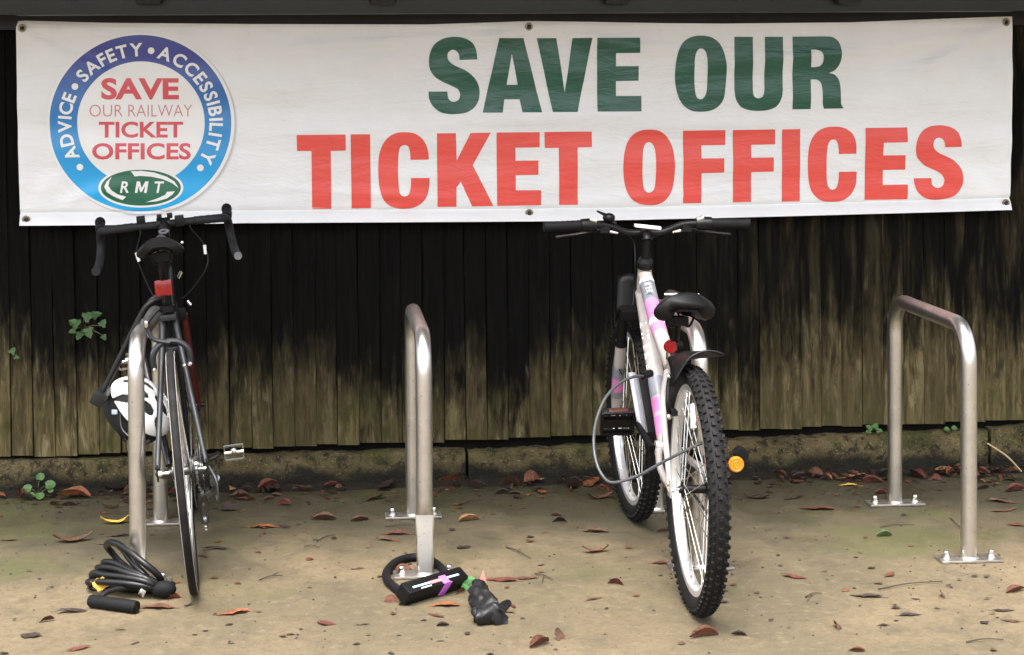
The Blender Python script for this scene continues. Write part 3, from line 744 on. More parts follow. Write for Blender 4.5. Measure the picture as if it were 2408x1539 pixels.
tube(m2, 'head_tube', HB, HT, .0235, G['white'], 18)
dt0, dt1 = HB+Vector((.0, 0, .028)), BB2
dt = tube(m2, 'down_tube', dt0, dt1, .0265, G['white'], 18)
tt0, tt1 = HT+Vector((.004, 0, -.028)), SEATC
tt = tube(m2, 'top_tube', tt0, tt1, .0240, G['white'], 18, mid=(tt0+tt1)/2+Vector((0, 0, -.022)))
st_ = tube(m2, 'seat_tube', BB2, SEATC+Vector((-.012, 0, .035)), .0175, G['white'])
MB().lathe([(.0001, -.036), (.024, -.036), (.024, .036), (.0001, .036)], 20, BB2, closed=False).build('bottom_bracket', G['white'], m2)
for s in (1, -1):
    tube(m2, 'seat_stay', SEATC+Vector((-.005, s*.016, -.01)), Vector((.012, s*.070, R2+.01)), .0105, G['white'], 10, .0085, Vector((.20, s*.052, .545)))
    tube(m2, 'chain_stay', BB2+Vector((-.01, s*.028, -.005)), Vector((.0, s*.070, R2)), .0115, G['white'], 10, .0085, Vector((.22, s*.058, .355)))
    MB().box((.008, s*.071, R2+.004), (.045, .005, .05)).build('dropout', G['white'], m2, bevel=.001)
# painted bands on the tubes
def band(a, b, r, t0, t1, mt, parent, full=True):
    p, q = a.lerp(b, t0), a.lerp(b, t1)
    return MB().sweep([p, q], r, 18, caps=False).build('decal_band', mt, parent)
def tt_at(t):
    P = crom([tt0, (tt0+tt1)/2+Vector((0, 0, -.022)), tt1], 20); return P[int(t*(len(P)-1))]
def tband(t0, t1, mt):
    MB().sweep([tt_at(t0+(t1-t0)*k/4) for k in range(5)], .0247, 18, caps=False).build('decal_band', mt, tt)
tband(.10, .28, G['grey']); tband(.085, .10, G['decal']); tband(.28, .34, G['mauve']); tband(.34, .47, G['pink']); tband(.47, .50, G['decal']); tband(.50, .62, G['mauve'])
band(dt0, dt1, .0272, .58, .70, G['grey'], dt); band(dt0, dt1, .0272, .71, .80, G['pink'], dt); band(dt0, dt1, .0272, .82, .87, G['pink'], dt); band(dt0, dt1, .0272, .87, .93, G['mauve'], dt)
def tube_text(a, b, r, t0, txt, mt, parent, h, ang, gap=1.25):
    """letters wrapped on the side of a tube, reading along it"""
    ax = (b-a).normalized(); n0 = Vector((0, 1, 0)); bn = ax.cross(n0).normalized(); m_ = MB(); s = 0.0
    for ch in txt:
        V, F = glyph(ch, .02); x0 = min(p[0] for p in V); w0 = max(p[0] for p in V)-x0
        vs_ = []
        for x, y in V:
            th = ang+(y-.35)*h/r; al = t0+s+(x-x0)*h
            vs_.append(a+ax*al+(n0*math.cos(th)+bn*math.sin(th))*(r+.0009))
        m_.add(vs_, F); s += (w0+.16)*h*gap
    return tag(m_.build('lettering', mt, parent, smooth=False), 'white lettering along the tube')
tube_text(dt0, dt1, .0274, .13, 'TILEKF', G['decal'], dt, .040, -.75, 1.35)
tube_text(tt0+Vector((0,0,-.004)), tt1, .0276, .06, 'TILEK', G['decal'], tt, .026, -1.3, 1.1)
# fork
ste = Vector((-.336, 0, .942)).normalized()
crown = HB-ste*.045
MB().box(crown, (.045, .15, .04), Matrix.Rotation(-.34, 4, 'Y')).rod(crown, HB, .017, 12).build('fork_crown', G['plastic'], m2, bevel=.006)
for s in (1, -1):
    top = crown+Vector((0, s*.062, 0)); ax = Vector((1.067, s*.062, R2)); mid = top.lerp(ax, .30)
    MB().rod(top+ste*.02, mid, .0165, 14).lathe([(.0001, 0), (.021, 0), (.021, .018), (.0001, .018)], 14, (0, 0, 0), 'z', closed=False, mat=Matrix.Translation(mid) @ ste.to_track_quat('Z', 'Y').to_matrix().to_4x4()).build('fork_stanchion', G['plastic'], m2)
    fl = MB().sweep([mid, top.lerp(ax, .8), ax], [.0195, .018, .013], 14).build('fork_leg', G['white'], m2)
    for t0, t1, mt in ((.56, .66, 'grey'), (.66, .78, 'pink'), (.78, .84, 'grey')):
        MB().sweep([top.lerp(ax, t0-.06), top.lerp(ax, t1-.06)], .0202, 14, caps=False).build('decal_band', G[mt], fl)
    MB().sweep(crom([mid+Vector((.03, s*.004, 0)), mid+Vector((.035, s*.010, -.06)), mid+Vector((.02, -s*.01, -.1))], 4), .006, 6).build('brake_arm', G['plastic'], m2)
# headset, stem, bar
MB().lathe([(.0001, -.004), (.026, -.004), (.027, .010), (.024, .022), (.019, .028), (.017, .034), (.0001, .034)], 20, (0, 0, 0), 'z', closed=False, mat=Matrix.Translation(HT) @ ste.to_track_quat('Z', 'Y').to_matrix().to_4x4()).build('headset', G['plastic'], m2)
ST = HT+ste*.105
BAR = ST+Vector((.03, 0, .012))
stem = MB().rod(HT+ste*.02, ST, .0135, 12).sweep([ST-Vector((.01, 0, .01)), ST+Vector((0, 0, .008)), BAR], [.017, .02, .019], 12).build('stem', G['plastic'], m2)
MB().box(ST+Vector((-.02, .0, .036)), (.03, .085, .010), Matrix.Rotation(.12, 4, 'X')).build('label_plate', G['decal'], stem, bevel=.002)
bp = [BAR+Vector(v) for v in ((-.045, -.335, .028), (-.03, -.20, .030), (-.01, -.125, .026), (0, -.06, .002), (0, 0, 0), (0, .06, .002), (-.01, .125, .026), (-.03, .20, .030), (-.045, .335, .028))]
bar = MB().sweep(crom(bp, 6), .0115, 12).build('handlebar', G['plastic'], m2)
for s in (1, -1):
    e0, e1 = Vector((-.047, s*.338, .028))+BAR, Vector((-.031, s*.215, .030))+BAR
    pts = [e0.lerp(e1, k/14) for k in range(15)]
    MB().sweep(pts, [.0165+.0012*(k % 2) for k in range(15)], 14).build('grip', G['rubber'], m2)
    e2 = Vector((-.026, s*.165, .029))+BAR
    sh = MB().sweep([e1, e1.lerp(e2, .5), e2], [.021, .023, .018], 14).build('shifter', G['plastic'], m2)
    MB().box(e1.lerp(e2, .55)+Vector((-.004, s*-.012, .017)), (.022, .026, .012), Matrix.Rotation(s*.3, 4, 'X')).build('shifter_window', G['chrome'], sh, bevel=.004)
    e3 = Vector((-.018, s*.135, .026))+BAR
    lv = MB().box(e3+Vector((.012, 0, -.012)), (.035, .03, .022)).sweep(crom([e3+Vector((.03, 0, -.014)), e3+Vector((.055, s*.06, -.028)), e3+Vector((.052, s*.155, -.040))], 6), .0058, 8, flat=1.5).build('brake_lever', G['plastic'], m2, bevel=.0)
    MB().rod(e3+Vector((.012, -s*.018, -.020)), e3+Vector((.014, -s*.045, -.024)), .0055, 8).build('barrel_adjuster', G['chrome'], lv)
    cb = [e3+Vector((.014, -s*.045, -.024)), BAR+Vector((.06, s*.03, -.03)), BAR+Vector((.05, s*.025, -.12)), HB+Vector((.05, s*.02, .05)), HB+Vector((.03, s*.03, -.05))]
    MB().sweep(crom(cb, 8), .0025, 6).build('cable', G['cable'], m2)
bl_ = BAR+Vector((-.01, .10, .03))
MB().ball(bl_+Vector((0, .02, .022)), .021, 12, (1, 1, .75)).rod(bl_, bl_+Vector((0, .02, .02)), .008, 8).sweep([bl_+Vector((0, .03, .03)), bl_+Vector((-.005, .06, .045))], [.006, .003], 6).build('bell', G['plastic'], m2)
# saddle and post
SAD_Z = .838
MB().rod(SEATC+Vector((-.008, 0, .02)), Vector((.248, 0, SAD_Z-.05)), .0125, 12).build('seat_post', G['plastic'], m2)
MB().lathe([(.018, 0), (.021, 0), (.021, .022), (.018, .022)], 16, (0, 0, 0), 'z', mat=Matrix.Translation(SEATC+Vector((-.012, 0, .028)))).build('seat_clamp', G['chrome'], m2)
sdl = saddle(m2, .100, .268, .184, SAD_Z+.006, .020, G['plastic'], (.248, 0, SAD_Z-.06), .026, .062, -.012)
cv = crom([(.20, .045, SAD_Z+.0335), (.165, .030, SAD_Z+.0375), (.150, .0, SAD_Z+.039), (.165, -.035, SAD_Z+.0365), (.20, -.055, SAD_Z+.031)], 6)
MB().sweep([c_+Vector((0, 0, .0035)) for c_ in cv], .0030, 6).build('piping', G['decal'], sdl)
rr_ = Vector((.215, .020, .722))
rf = MB().lathe([(.0001, -.008), (.017, -.008), (.0195, -.002), (.0195, .010), (.0001, .010)], 18, rr_+Vector((-.03, .012, 0)), 'x', closed=False).build('rear_light', G['lens_red'], m2)
MB().box(rr_+Vector((.012, -.012, 0)), (.06, .03, .02)).build('light_bracket', G['plastic'], rf, bevel=.003)
# mudguards
def guard(u, v):
    x = .22-.27*u; y = (v-.5); wv = .034+.040*u**1.2
    return (x, 2*y*wv-.004*u, .700+.040*u - (.020+.014*u)*(2*y)**2 - 2*y*.026*u - (.035*u if y > .2 else 0)*(y-.2)*3)
MB().grid(guard, 14, 13).build('mudguard', G['plastic'], m2, angle=80, solid=.006)
def fguard(u, v):
    a = 1.15+1.0*u; y = v-.5; r = R2+.030
    return (1.067-r*math.cos(a)*.9, y*(.07-.01*u), R2+r*math.sin(a)+.03*(1-u)+.015-.02*(2*y)**2)
MB().grid(fguard, 12, 7).build('mudguard', G['plastic'], m2, angle=80, solid=.003)
def finf(u, v): return (.89+.02*u, .045+.075*(v-.5)-.01*u, .735+.125*u-.02*abs(v-.5))
MB().grid(finf, 6, 5).build('mudguard', G['plastic'], m2, solid=.003)
d_ax = (dt1-dt0).normalized(); dn = Vector((0, 1, 0)).cross(d_ax).normalized()
gpa, gpb = dt0.lerp(dt1, .50)+Vector((.055, .045, -.035)), dt0.lerp(dt1, .86)+Vector((.055, .040, -.035))
fg = MB().sweep([gpa, gpb], .004, 4, flat=7).build('frame_guard', G['plastic'], m2, smooth=False)
MB().sweep([gpa+Vector((0, .018, .01)), gpb+Vector((0, .018, .01))], .0045, 4, flat=2.6).build('guard_edge', G['grey'], fg, smooth=False)
# rear brake
for s in (1, -1):
    q = Vector((.118, s*.047, .595))
    ba = MB().sweep(crom([q+Vector((-.025, s*.006, -.065)), q+Vector((-.03, s*.012, -.02)), q+Vector((-.012, s*.006, .03)), q+Vector((-.01, s*.0, .055))], 5), .0075, 8).box(q+Vector((-.03, -s*.006, -.045)), (.05, .012, .012)).build('brake_arm', G['plastic'], m2)
    MB().ball(q+Vector((-.034, s*.010, -.058)), .009, 8).ball(q+Vector((-.014, s*.006, .055)), .007, 8).rod(q+Vector((-.03, 0, -.06)), q+Vector((-.03, -s*.02, -.06)), .004, 6).build('brake_bolt', G['chrome'], ba)
MB().sweep(crom([(.108, .055, .652), (.10, .0, .662), (.108, -.055, .652)], 6), .0025, 6).build('cable', G['chrome'], m2)
# drivetrain
cs = MB().lathe([(.0001, -.037), (.085, -.037), (.085, -.040), (.0001, -.041)], 40, BB2, closed=False)
cs.lathe([(.0001, -.044), (.068, -.044), (.068, -.047), (.0001, -.048)], 36, BB2, closed=False).build('chainring', G['drive'], m2)
fwl = MB()
for k, r in enumerate((.055, .048, .041, .034, .027)): fwl.lathe([(.0001, -.036-.006*k), (r, -.036-.006*k), (r, -.038-.006*k), (.0001, -.039-.006*k)], 30, (0, 0, R2), closed=False)
fwl.build('freewheel', G['drive'], m2)
MB().box((.02, -.085, R2-.055), (.06, .02, .05)).sweep(crom([(.01, -.088, R2-.05), (.035, -.082, R2-.11), (.05, -.078, R2-.16)], 4), .013, 8, flat=.5).ball((.04, -.08, R2-.14), .02, 10, (1, .35, 1)).build('derailleur', G['plastic'], m2, bevel=.0)
ch = [(0+.05*math.cos(a), -.046, R2+.05*math.sin(a)) for a in [PI/2+PI*k/8 for k in range(9)]] + [(.03, -.06, R2-.10), (.06, -.062, R2-.13), (.09, -.058, R2-.10)] + [(BB2.x+.085*math.cos(a), -.042, BB2.z+.085*math.sin(a)) for a in [-PI/2+PI*k/8 for k in range(9)]]
MB().sweep(ch, .0042, 6, closed=True).build('chain', G['drive'], m2)
LP, RP = Vector((.575, .130, .428)), Vector((.285, -.180, .352))
MB().sweep([BB2+Vector((0, .045, 0)), LP+Vector((0, -.060, -.004))], [.012, .010], 10).build('crank', G['plastic'], m2)
MB().sweep([BB2+Vector((0, -.055, 0)), RP+Vector((0, .075, 0))], [.012, .010], 10).build('crank', G['plastic'], m2)
pedal(m2, LP, G['plastic'], (.085, .098, .026), 1.05, G['lens_brown'], 1)
pr_ = MB().rod(RP+Vector((0, .07, 0)), RP+Vector((0, -.01, -.004)), .008, 10).rod(RP+Vector((.01, .07, .02)), RP+Vector((.01, 0, .012)), .007, 8).lathe([(.0001, 0), (.020, 0), (.022, .006), (.022, .04), (.0001, .045)], 20, RP+Vector((.01, -.024, .020)), 'x', closed=False).build('pedal', G['plastic'], m2, bevel=0)
MB().lathe([(.0001, -.006), (.022, -.006), (.0235, -.002), (.0235, .004), (.0001, .004)], 24, RP+Vector((-.012, 0, 0)), 'x', closed=False).lathe([(.0175, -.0065), (.019, -.0075), (.0205, -.0065)], 24, RP+Vector((-.012, 0, 0)), 'x').lathe([(.009, -.0065), (.010, -.0072), (.011, -.0065)], 24, RP+Vector((-.012, 0, 0)), 'x').build('reflector', G['orange'], pr_)
# stickers and a spoke reflector
sk = MB().add([(-.002, .0137, -.012), (.020*0-.002, .0137, .012), (.022, .0137, .012), (.022, .0137, -.012)], [(0,1,2,3)])
sw_ = [o for o in m2.children if o.name.startswith('wheel')][0]
a = MB()
for k in range(8):
    t0_, t1_ = 2.92+.035*k/2, 2.92+.035*(k+1)/2
    a.add([((.2815)*math.cos(t), .01535, (.2765)*math.sin(t)) for t in (t0_, t1_)]+[((.2985)*math.cos(t), .01535, (.2965)*math.sin(t)) for t in (t1_, t0_)], [(0,1,2,3)])
a.build('rim_sticker', G['plastic'], sw_, smooth=False)
a = MB()
for k in range(4):
    t = 2.94+.034*k; a.box((.286*math.cos(t), .0157, .286*math.sin(t)), (.006, .0006, .005))
a.build('sticker_print', G['decal'], sw_, smooth=False)
MB().box((-.035, .012, .215), (.05, .010, .07), Matrix.Rotation(.25, 4, 'Y'), taper=.8).build('spoke_reflector', G['decal'], sw_, bevel=.004)

# ---- black road bike
R1 = .34
m1 = bike_root('road_bicycle', 'black road bike with drop handlebars and red rear light leaning on a stand', on_z(458, 1388), math.radians(4.3), math.radians(5.2), 1.055)
B1 = Vector((.415, 0, .272)); SC1 = Vector((.268, 0, .735)); HB1, HT1 = Vector((.838, 0, .690)), Vector((.786, 0, .860))
wheel(m1, 0, R1, .0135, .018, .019, 28, G['brake_track'], G['tyre'], 'rear wheel seen edge on', False, .024, False, lines=True)
wheel(m1, .99, R1, .0135, .018, .019, 28, G['brake_track'], G['tyre'], 'front wheel', False, .022, False, lines=True)
tube(m1, 'head_tube', HB1, HT1, .021, G['frame_dark'], 16); tube(m1, 'down_tube', HB1+Vector((0, 0, .03)), B1, .0205, G['frame_dark'], 16)
tube(m1, 'top_tube', HT1-Vector((0, 0, .03)), SC1, .0165, G['frame_dark'], 14); tube(m1, 'seat_tube', B1, SC1+Vector((-.008, 0, .03)), .0165, G['frame_dark'], 14)
MB().lathe([(.0001, -.036), (.021, -.036), (.021, .036), (.0001, .036)], 20, B1, closed=False).build('bottom_bracket', G['frame_dark'], m1)
for s in (1, -1):
    tube(m1, 'seat_stay', SC1+Vector((-.012, s*.018, -.005)), Vector((.008, s*.068, R1+.012)), .0095, G['stay_blue'], 10, .0080, Vector((.145, s*.040, .56)))
    tube(m1, 'chain_stay', B1+Vector((-.01, s*.026, 0)), Vector((0, s*.067, R1)), .0105, G['frame_dark'], 10, .0085, Vector((.2, s*.052, .29)))
    MB().box((.006, s*.069, R1+.003), (.04, .005, .045)).build('dropout', G['frame_dark'], m1, bevel=.001)
MB().box(SC1+Vector((-.035, 0, -.085)), (.016, .05, .014)).build('stay_bridge', G['stay_blue'], m1, bevel=.003)
MB().box(SC1+Vector((-.012, 0, .008)), (.05, .046, .018)).build('seat_cluster', G['stay_blue'], m1, bevel=.003)
ax1 = (HT1-HB1).normalized(); cr1 = HB1-ax1*.02
MB().box(cr1, (.036, .085, .034), Matrix.Rotation(-.3, 4, 'Y')).rod(cr1, HB1, .018, 12).build('fork_crown', G['frame_dark'], m1, bevel=.006)
for s in (1, -1):
    f0, f1 = cr1+Vector((0, s*.034, 0)), Vector((.99, s*.052, R1))
    fb = MB().sweep(crom([f0, f0.lerp(f1, .55)+Vector((-.012, 0, 0)), f1], 6), [.0145-.006*k/12 for k in range(13)], 10, flat=1.0).build('fork_blade', G['dark_red'], m1)
    MB().box(f1, (.03, .008, .032)).rod(f1, f1+Vector((0, s*.018, 0)), .008, 8).build('dropout', G['frame_dark'], fb, bevel=.001)
# stem and drop bar
ST1 = HT1+ax1*.075; BAR1 = Vector((.872, 0, .968))
MB().lathe([(.0001, 0), (.0215, 0), (.0215, .03), (.016, .036), (.0001, .037)], 18, (0, 0, 0), 'z', closed=False, mat=Matrix.Translation(HT1) @ ax1.to_track_quat('Z', 'Y').to_matrix().to_4x4()).build('headset', G['plastic'], m1)
stm = MB().rod(HT1+ax1*.02, ST1+ax1*.02, .016, 12).sweep([ST1, BAR1], [.017, .019], 12).lathe([(.0001, -.022), (.022, -.022), (.022, .022), (.0001, .022)], 16, BAR1, closed=False).build('stem', G['plastic'], m1)
MB().lathe([(.010, 0), (.017, 0), (.017, .004), (.010, .004)], 18, (0, 0, 0), 'z', mat=Matrix.Translation(ST1+ax1*.021) @ ax1.to_track_quat('Z', 'Y').to_matrix().to_4x4()).build('top_cap', G['grey'], stm)
MB().ball(ST1+Vector((-.02, -.005, -.02)), .006, 8).ball(ST1+Vector((-.01, -.055, -.02)), .0055, 8).build('stem_bolt', G['chrome'], stm)
half = [(0, .03, 0), (0, .10, .001), (0, .165, 0), (.012, .193, -.002), (.045, .206, -.008), (.075, .211, -.030), (.085, .214, -.060), (.070, .218, -.092), (.030, .222, -.113), (-.02, .226, -.121), (-.060, .229, -.124)]
full = [BAR1+Vector((x, -y, z)) for x, y, z in reversed(half)] + [BAR1+Vector(v) for v in half]
bar1 = MB().sweep(crom(full, 6), .0125, 12).build('handlebar', G['tape'], m1)
for s in (1, -1):
    P = crom([BAR1+Vector((x, s*y, z)) for x, y, z in half[1:]], 9)
    MB().sweep(P, [.0136+.0010*((k % 3) == 0) for k in range(len(P))], 12).build('bar_tape', G['tape'], m1)
    e = BAR1+Vector((-.061, s*.229, -.124))
    if s < 0: MB().rod(e, e+Vector((-.006, 0, -.001)), .013, 12).build('bar_plug', G['grey'], m1)
    h0 = BAR1+Vector((.050, s*.206, -.004))
    hd = MB().sweep(crom([h0, h0+Vector((.035, s*.003, .006)), h0+Vector((.065, s*.004, .012)), h0+Vector((.078, s*.004, .022))], 5), [.0165+.001*math.sin(k) for k in range(16)], 12).ball(h0+Vector((.078, s*.004, .024)), .0175, 12).build('brake_hood', G['rubber'], m1)
    MB().sweep(crom([h0+Vector((.07, s*.004, .02)), h0+Vector((.085, s*.005, -.03)), h0+Vector((.065, s*.008, -.10))], 5), .006, 8, flat=1.6).build('brake_lever', G['plastic'], hd)
    # looping cables with pale ferrules
    cbl = [h0+Vector((.06, -s*.01, .0)), BAR1+Vector((.10, s*.085, -.015)), BAR1+Vector((.07, s*(.100 if s > 0 else .125), -.09)), BAR1+Vector((.05, s*(.085 if s > 0 else .125), -.16)), BAR1+Vector((.0, s*.05, -.24)), HB1+Vector((.03, s*.01, .03))]
    MB().sweep(crom(cbl, 8), .0027, 6).build('cable', G['cable'], m1)
    fp = Vector(cbl[2]); fq = Vector(cbl[2]).lerp(Vector(cbl[3]), .42)
    MB().rod(fp, fq, .0055, 8).build('cable_ferrule', G['decal'], m1)
MB().box(BAR1+Vector((.0, .072, .022)), (.02, .028, .026)).build('light_mount', G['plastic'], m1, bevel=.003)
MB().box(BAR1+Vector((0, .012, .026)), (.022, .016, .016)).box(BAR1+Vector((0, -.022, .026)), (.022, .018, .018)).box(BAR1+Vector((-.004, -.052, .006)), (.034, .030, .036)).build('light_mount', G['plastic'], m1, bevel=.003)
MB().rod(HB1+Vector((.0, -.03, .10)), HB1+Vector((0, -.042, .12)), .006, 8).rod(HB1+Vector((.02, -.05, .02)), HB1+Vector((.02, -.06, .005)), .006, 8).build('barrel_adjuster', G['chrome'], m1)
# saddle, post, light
MB().rod(SC1+Vector((0, 0, .02)), Vector((.205, 0, .925)), .0135, 14).build('seat_post', G['frame_dark'], m1)
MB().lathe([(.0165, 0), (.0215, 0), (.0215, .018), (.0165, .018)], 16, SC1+Vector((-.010, 0, .024)), 'z').build('seat_clamp', G['plastic'], m1)
saddle(m1, .06, .275, .138, .965, .020, G['plastic'], (.205, 0, .915), .018, .036, -.004)
rl_ = Vector((.222, .004, .838))
lt = MB().box(rl_+Vector((-.040, 0, 0)), (.026, .050, .046)).build('rear_light', G['lens_red'], m1, bevel=.006)
MB().box(rl_+Vector((-.055, .0, 0)), (.006, .022, .036)).build('light_lens', G['lens_red'], lt, bevel=.002)
MB().box(rl_+Vector((-.012, 0, 0)), (.04, .036, .028)).build('light_bracket', G['plastic'], lt, bevel=.003)
# rear caliper
qc = Vector((.128, 0, .715-.02))
ca = MB().sweep(crom([qc+Vector((-.03, .052, -.075)), qc+Vector((-.035, .050, -.035)), qc+Vector((-.035, .025, -.005)), qc+Vector((-.035, -.02, -.003)), qc+Vector((-.035, -.05, -.03)), qc+Vector((-.03, -.052, -.075))], 6), .009, 8)
ca.sweep(crom([qc+Vector((-.04, .0, -.004)), qc+Vector((-.04, .045, .012)), qc+Vector((-.04, .062, .050))], 5), .0065, 8).build('brake_caliper', G['stay_blue'], m1)
MB().ball(qc+Vector((-.045, .060, .058)), .009, 8, (1, .8, 1.4)).ball(qc+Vector((-.045, -.05, -.07)), .007, 8).ball(qc+Vector((-.045, -.034, -.072)), .006, 8).ball(qc+Vector((-.045, .05, -.075)), .006, 8).build('caliper_bolt', G['chrome'], m1)
MB().sweep(crom([qc+Vector((-.04, .062, .05)), SC1+Vector((-.03, .03, .03)), SC1+Vector((.02, .02, .02))], 6), .0027, 6).build('cable', G['cable'], m1)
# drivetrain
cas = MB()
for k, r in enumerate((.050, .046, .042, .038, .034, .030, .026, .023)): cas.lathe([(.0001, -.026-.0042*k), (r, -.026-.0042*k), (r, -.0278-.0042*k), (.0001, -.028-.0042*k)], 30, (0, 0, R1), closed=False)
cas.build('cassette', G['drive'], m1)
crg = MB()
for r, y in ((.098, -.047), (.072, -.040)): crg.lathe([(r-.018, y), (r, y), (r, y-.0025), (r-.018, y-.0025)], 44, B1)
crg.build('chainring', G['drive'], m1)
der = MB().box((.005, -.085, R1-.035), (.03, .022, .03)).sweep(crom([(.0, -.088, R1-.03), (.03, -.080, R1-.065), (.03, -.056, R1-.085)], 5), .014, 8).sweep([(.03, -.048, R1-.075), (.045, -.048, R1-.165)], .012, 8, flat=.4)
der.lathe([(.0001, -.052), (.020, -.052), (.020, -.044), (.0001, -.044)], 16, (.03, 0, R1-.08), closed=False).lathe([(.0001, -.052), (.020, -.052), (.020, -.044), (.0001, -.044)], 16, (.045, 0, R1-.16), closed=False).build('derailleur', G['drive'], m1, bevel=0)
MB().sweep(crom([(-.005, -.075, R1+.005), (-.05, -.092, R1-.03), (-.03, -.090, R1-.09), (.02, -.085, R1-.08)], 6), .0028, 6).build('cable', G['cable_grey'], m1)
cy_ = -.040
path = [(-.038*math.cos(a), cy_, R1+.038*math.sin(a)) for a in [PI/2-PI*k/10 for k in range(11)]][::1]
path = [(0+.038*math.cos(a), cy_, R1+.038*math.sin(a)) for a in [PI/2+PI*k/10 for k in range(9)]] + [(.012, -.048, R1-.075), (.028, -.048, R1-.10), (.042, -.048, R1-.14), (.03, -.048, R1-.175), (.052, -.048, R1-.181), (.066, -.048, R1-.165)] + [(B1.x+.098*math.cos(a), -.048, B1.z+.098*math.sin(a)) for a in [-PI/2+PI*k/12 for k in range(13)]]
P = crom(path, 5, True); chn = MB(); acc = 0; last = P[0]
chn.sweep(P, .0022, 5, closed=True)
for q in P[1:]:
    acc += (q-last).length
    if acc > .0115:
        d = (q-last).normalized(); chn.box(q, (.0075, .0062, .0075), d.to_track_quat('X', 'Z').to_matrix().to_4x4()); acc = 0
    last = q
chn.build('chain', G['chain'], m1, smooth=False)
LP1, RP1 = B1+Vector((.030, .125, .165))*0+Vector((.415, .150, .272))+Vector((-.10, 0, .13))*0+Vector((-.165, 0, .02)), Vector((.415, -.150, .272))+Vector((.165, 0, -.02))
MB().sweep([B1+Vector((0, .048, 0)), LP1+Vector((0, -.05, 0))], [.012, .010], 10).build('crank', G['drive'], m1)
MB().sweep([B1+Vector((0, -.058, 0)), RP1+Vector((0, .05, 0))], [.012, .010], 10).build('crank', G['drive'], m1)
for c_, s in ((LP1, 1), (RP1, -1)):
    b = MB(); L, W_ = .052, .058
    for x in (-L/2, L/2): b.box((x, 0, 0), (.004, W_, .006))
    for y in (-W_/2, W_/2): b.box((0, y, 0), (L, .004, .006))
    b.rod((0, -s*.03, 0), (0, s*.03, 0), .007, 10).ball((-.004, 0, .002), .012, 10)
    p = b.build('pedal', G['chrome'], m1); p.location = c_; p.rotation_euler.y = 1.2
# ------------------------------------------------------------------ locks, helmet and oddments
# D-lock hung on the first stand
a0 = on_y(243, 918, .20); a1 = on_y(325, 752, .20); a2 = on_y(346, 718, .20); a3 = on_y(374, 702, .22)
back = Vector((0, .13, 0))
dl = thing('bicycle_lock', 'long grey D-lock hooked over the stand beside the road bike', 'lock', (a0.x, a0.y, 0)); o_ = Vector(dl.location)
pts = crom([a0-o_, a0.lerp(a1, .5)-o_, a1-o_, a2-o_, a3-o_, a3+Vector((.02, .065, 0))-o_, a3+back-o_, a2+back-o_, a1+back-o_, a0.lerp(a1, .5)+back-o_, a0+back-o_], 6)
MB().sweep(pts, .0085, 12).build('shackle', G['shackle'], dl)
dirn = (a0-a1).normalized()
c0 = a0+dirn*.022-o_
lkb = MB().rod(c0+Vector((0, -.035, 0)), c0+back+Vector((0, .035, 0)), .021, 18).box(c0+Vector((-.002, -.036, 0)), (.040, .010, .044), Matrix.Rotation(.55, 4, 'Y')).build('crossbar', G['shackle'], dl, bevel=.003)

# helmet: vented white shell over black foam
hp = on_y(326, 958, .33)
hel = thing('cycle_helmet', 'white vented cycle helmet with black straps hanging behind the first stand', 'helmet', hp)
Lh, Wh, Hh_ = .116, .092, .086
vents = [(.36, .0, .32, .17), (-.30, .22, .26, .13), (-.28, -.26, .24, .13), (.15, .50, .26, .14), (.12, -.52, .24, .14), (-.74, .0, .14, .15), (-.48, .68, .22, .11), (-.48, -.68, .22, .11), (.64, .46, .17, .12), (.62, -.48, .17, .12)]
def hshell(k, nu=140, nv=56, cut=True, low=.12):
    vs_, fs = [], []
    for j in range(nv+1):
        ph = j/nv*(PI/2+low)
        for i in range(nu):
            th = 2*PI*i/nu
            x, y, z = math.sin(ph)*math.cos(th), math.sin(ph)*math.sin(th), math.cos(ph)
            xx = x*(1.0+.06*(x > 0)); vs_.append((xx*Lh*k, y*Wh*k, z*Hh_*k - (.012 if x < -.5 else 0)*(-x-.5)*2))
    for j in range(nv):
        for i in range(nu):
            l = (i+1) % nu; th = 2*PI*(i+.5)/nu; ph = (j+.5)/nv*(PI/2+low)
            x, y = math.sin(ph)*math.cos(th), math.sin(ph)*math.sin(th)
            if cut:
                hole = False
                for vx, vy, rx, ry in vents:
                    if ((x-vx)/rx)**2+((y-vy)/ry)**2 < 1: hole = True
                if hole: continue
            fs.append((j*nu+i, (j+1)*nu+i, (j+1)*nu+l, j*nu+l))
    return MB().add(vs_, fs)
_hz = Vector((.62, -.52, .58)).normalized(); _hx = Vector((.55, .10, -.80)); _hx = (_hx-_hz*_hx.dot(_hz)).normalized(); _hy = _hz.cross(_hx)
HR = Matrix(((_hx.x, _hy.x, _hz.x, 0), (_hx.y, _hy.y, _hz.y, 0), (_hx.z, _hy.z, _hz.z, 0), (0, 0, 0, 1)))
sh_ = hshell(1.0, low=-.16).build('shell', G['helmet'], hel, angle=70); md = sh_.modifiers.new('thickness', 'SOLIDIFY'); md.thickness = .007
sh_.matrix_local = HR
lin = hshell(.93, 40, 20, False).build('liner', G['foam'], hel, angle=80); lin.matrix_local = HR
rimb = MB(); rimb.lathe([(.97+.035*math.cos(a), .26*math.sin(a)) for a in [2*PI*k/8 for k in range(8)]], 48, (0, 0, 0), 'z', mat=Matrix.Translation((0, 0, -.030)) @ Matrix.Diagonal((Lh*.98, Wh*.98, .10, 1)))
ro_ = rimb.build('rim', G['foam'], hel); ro_.matrix_local = HR
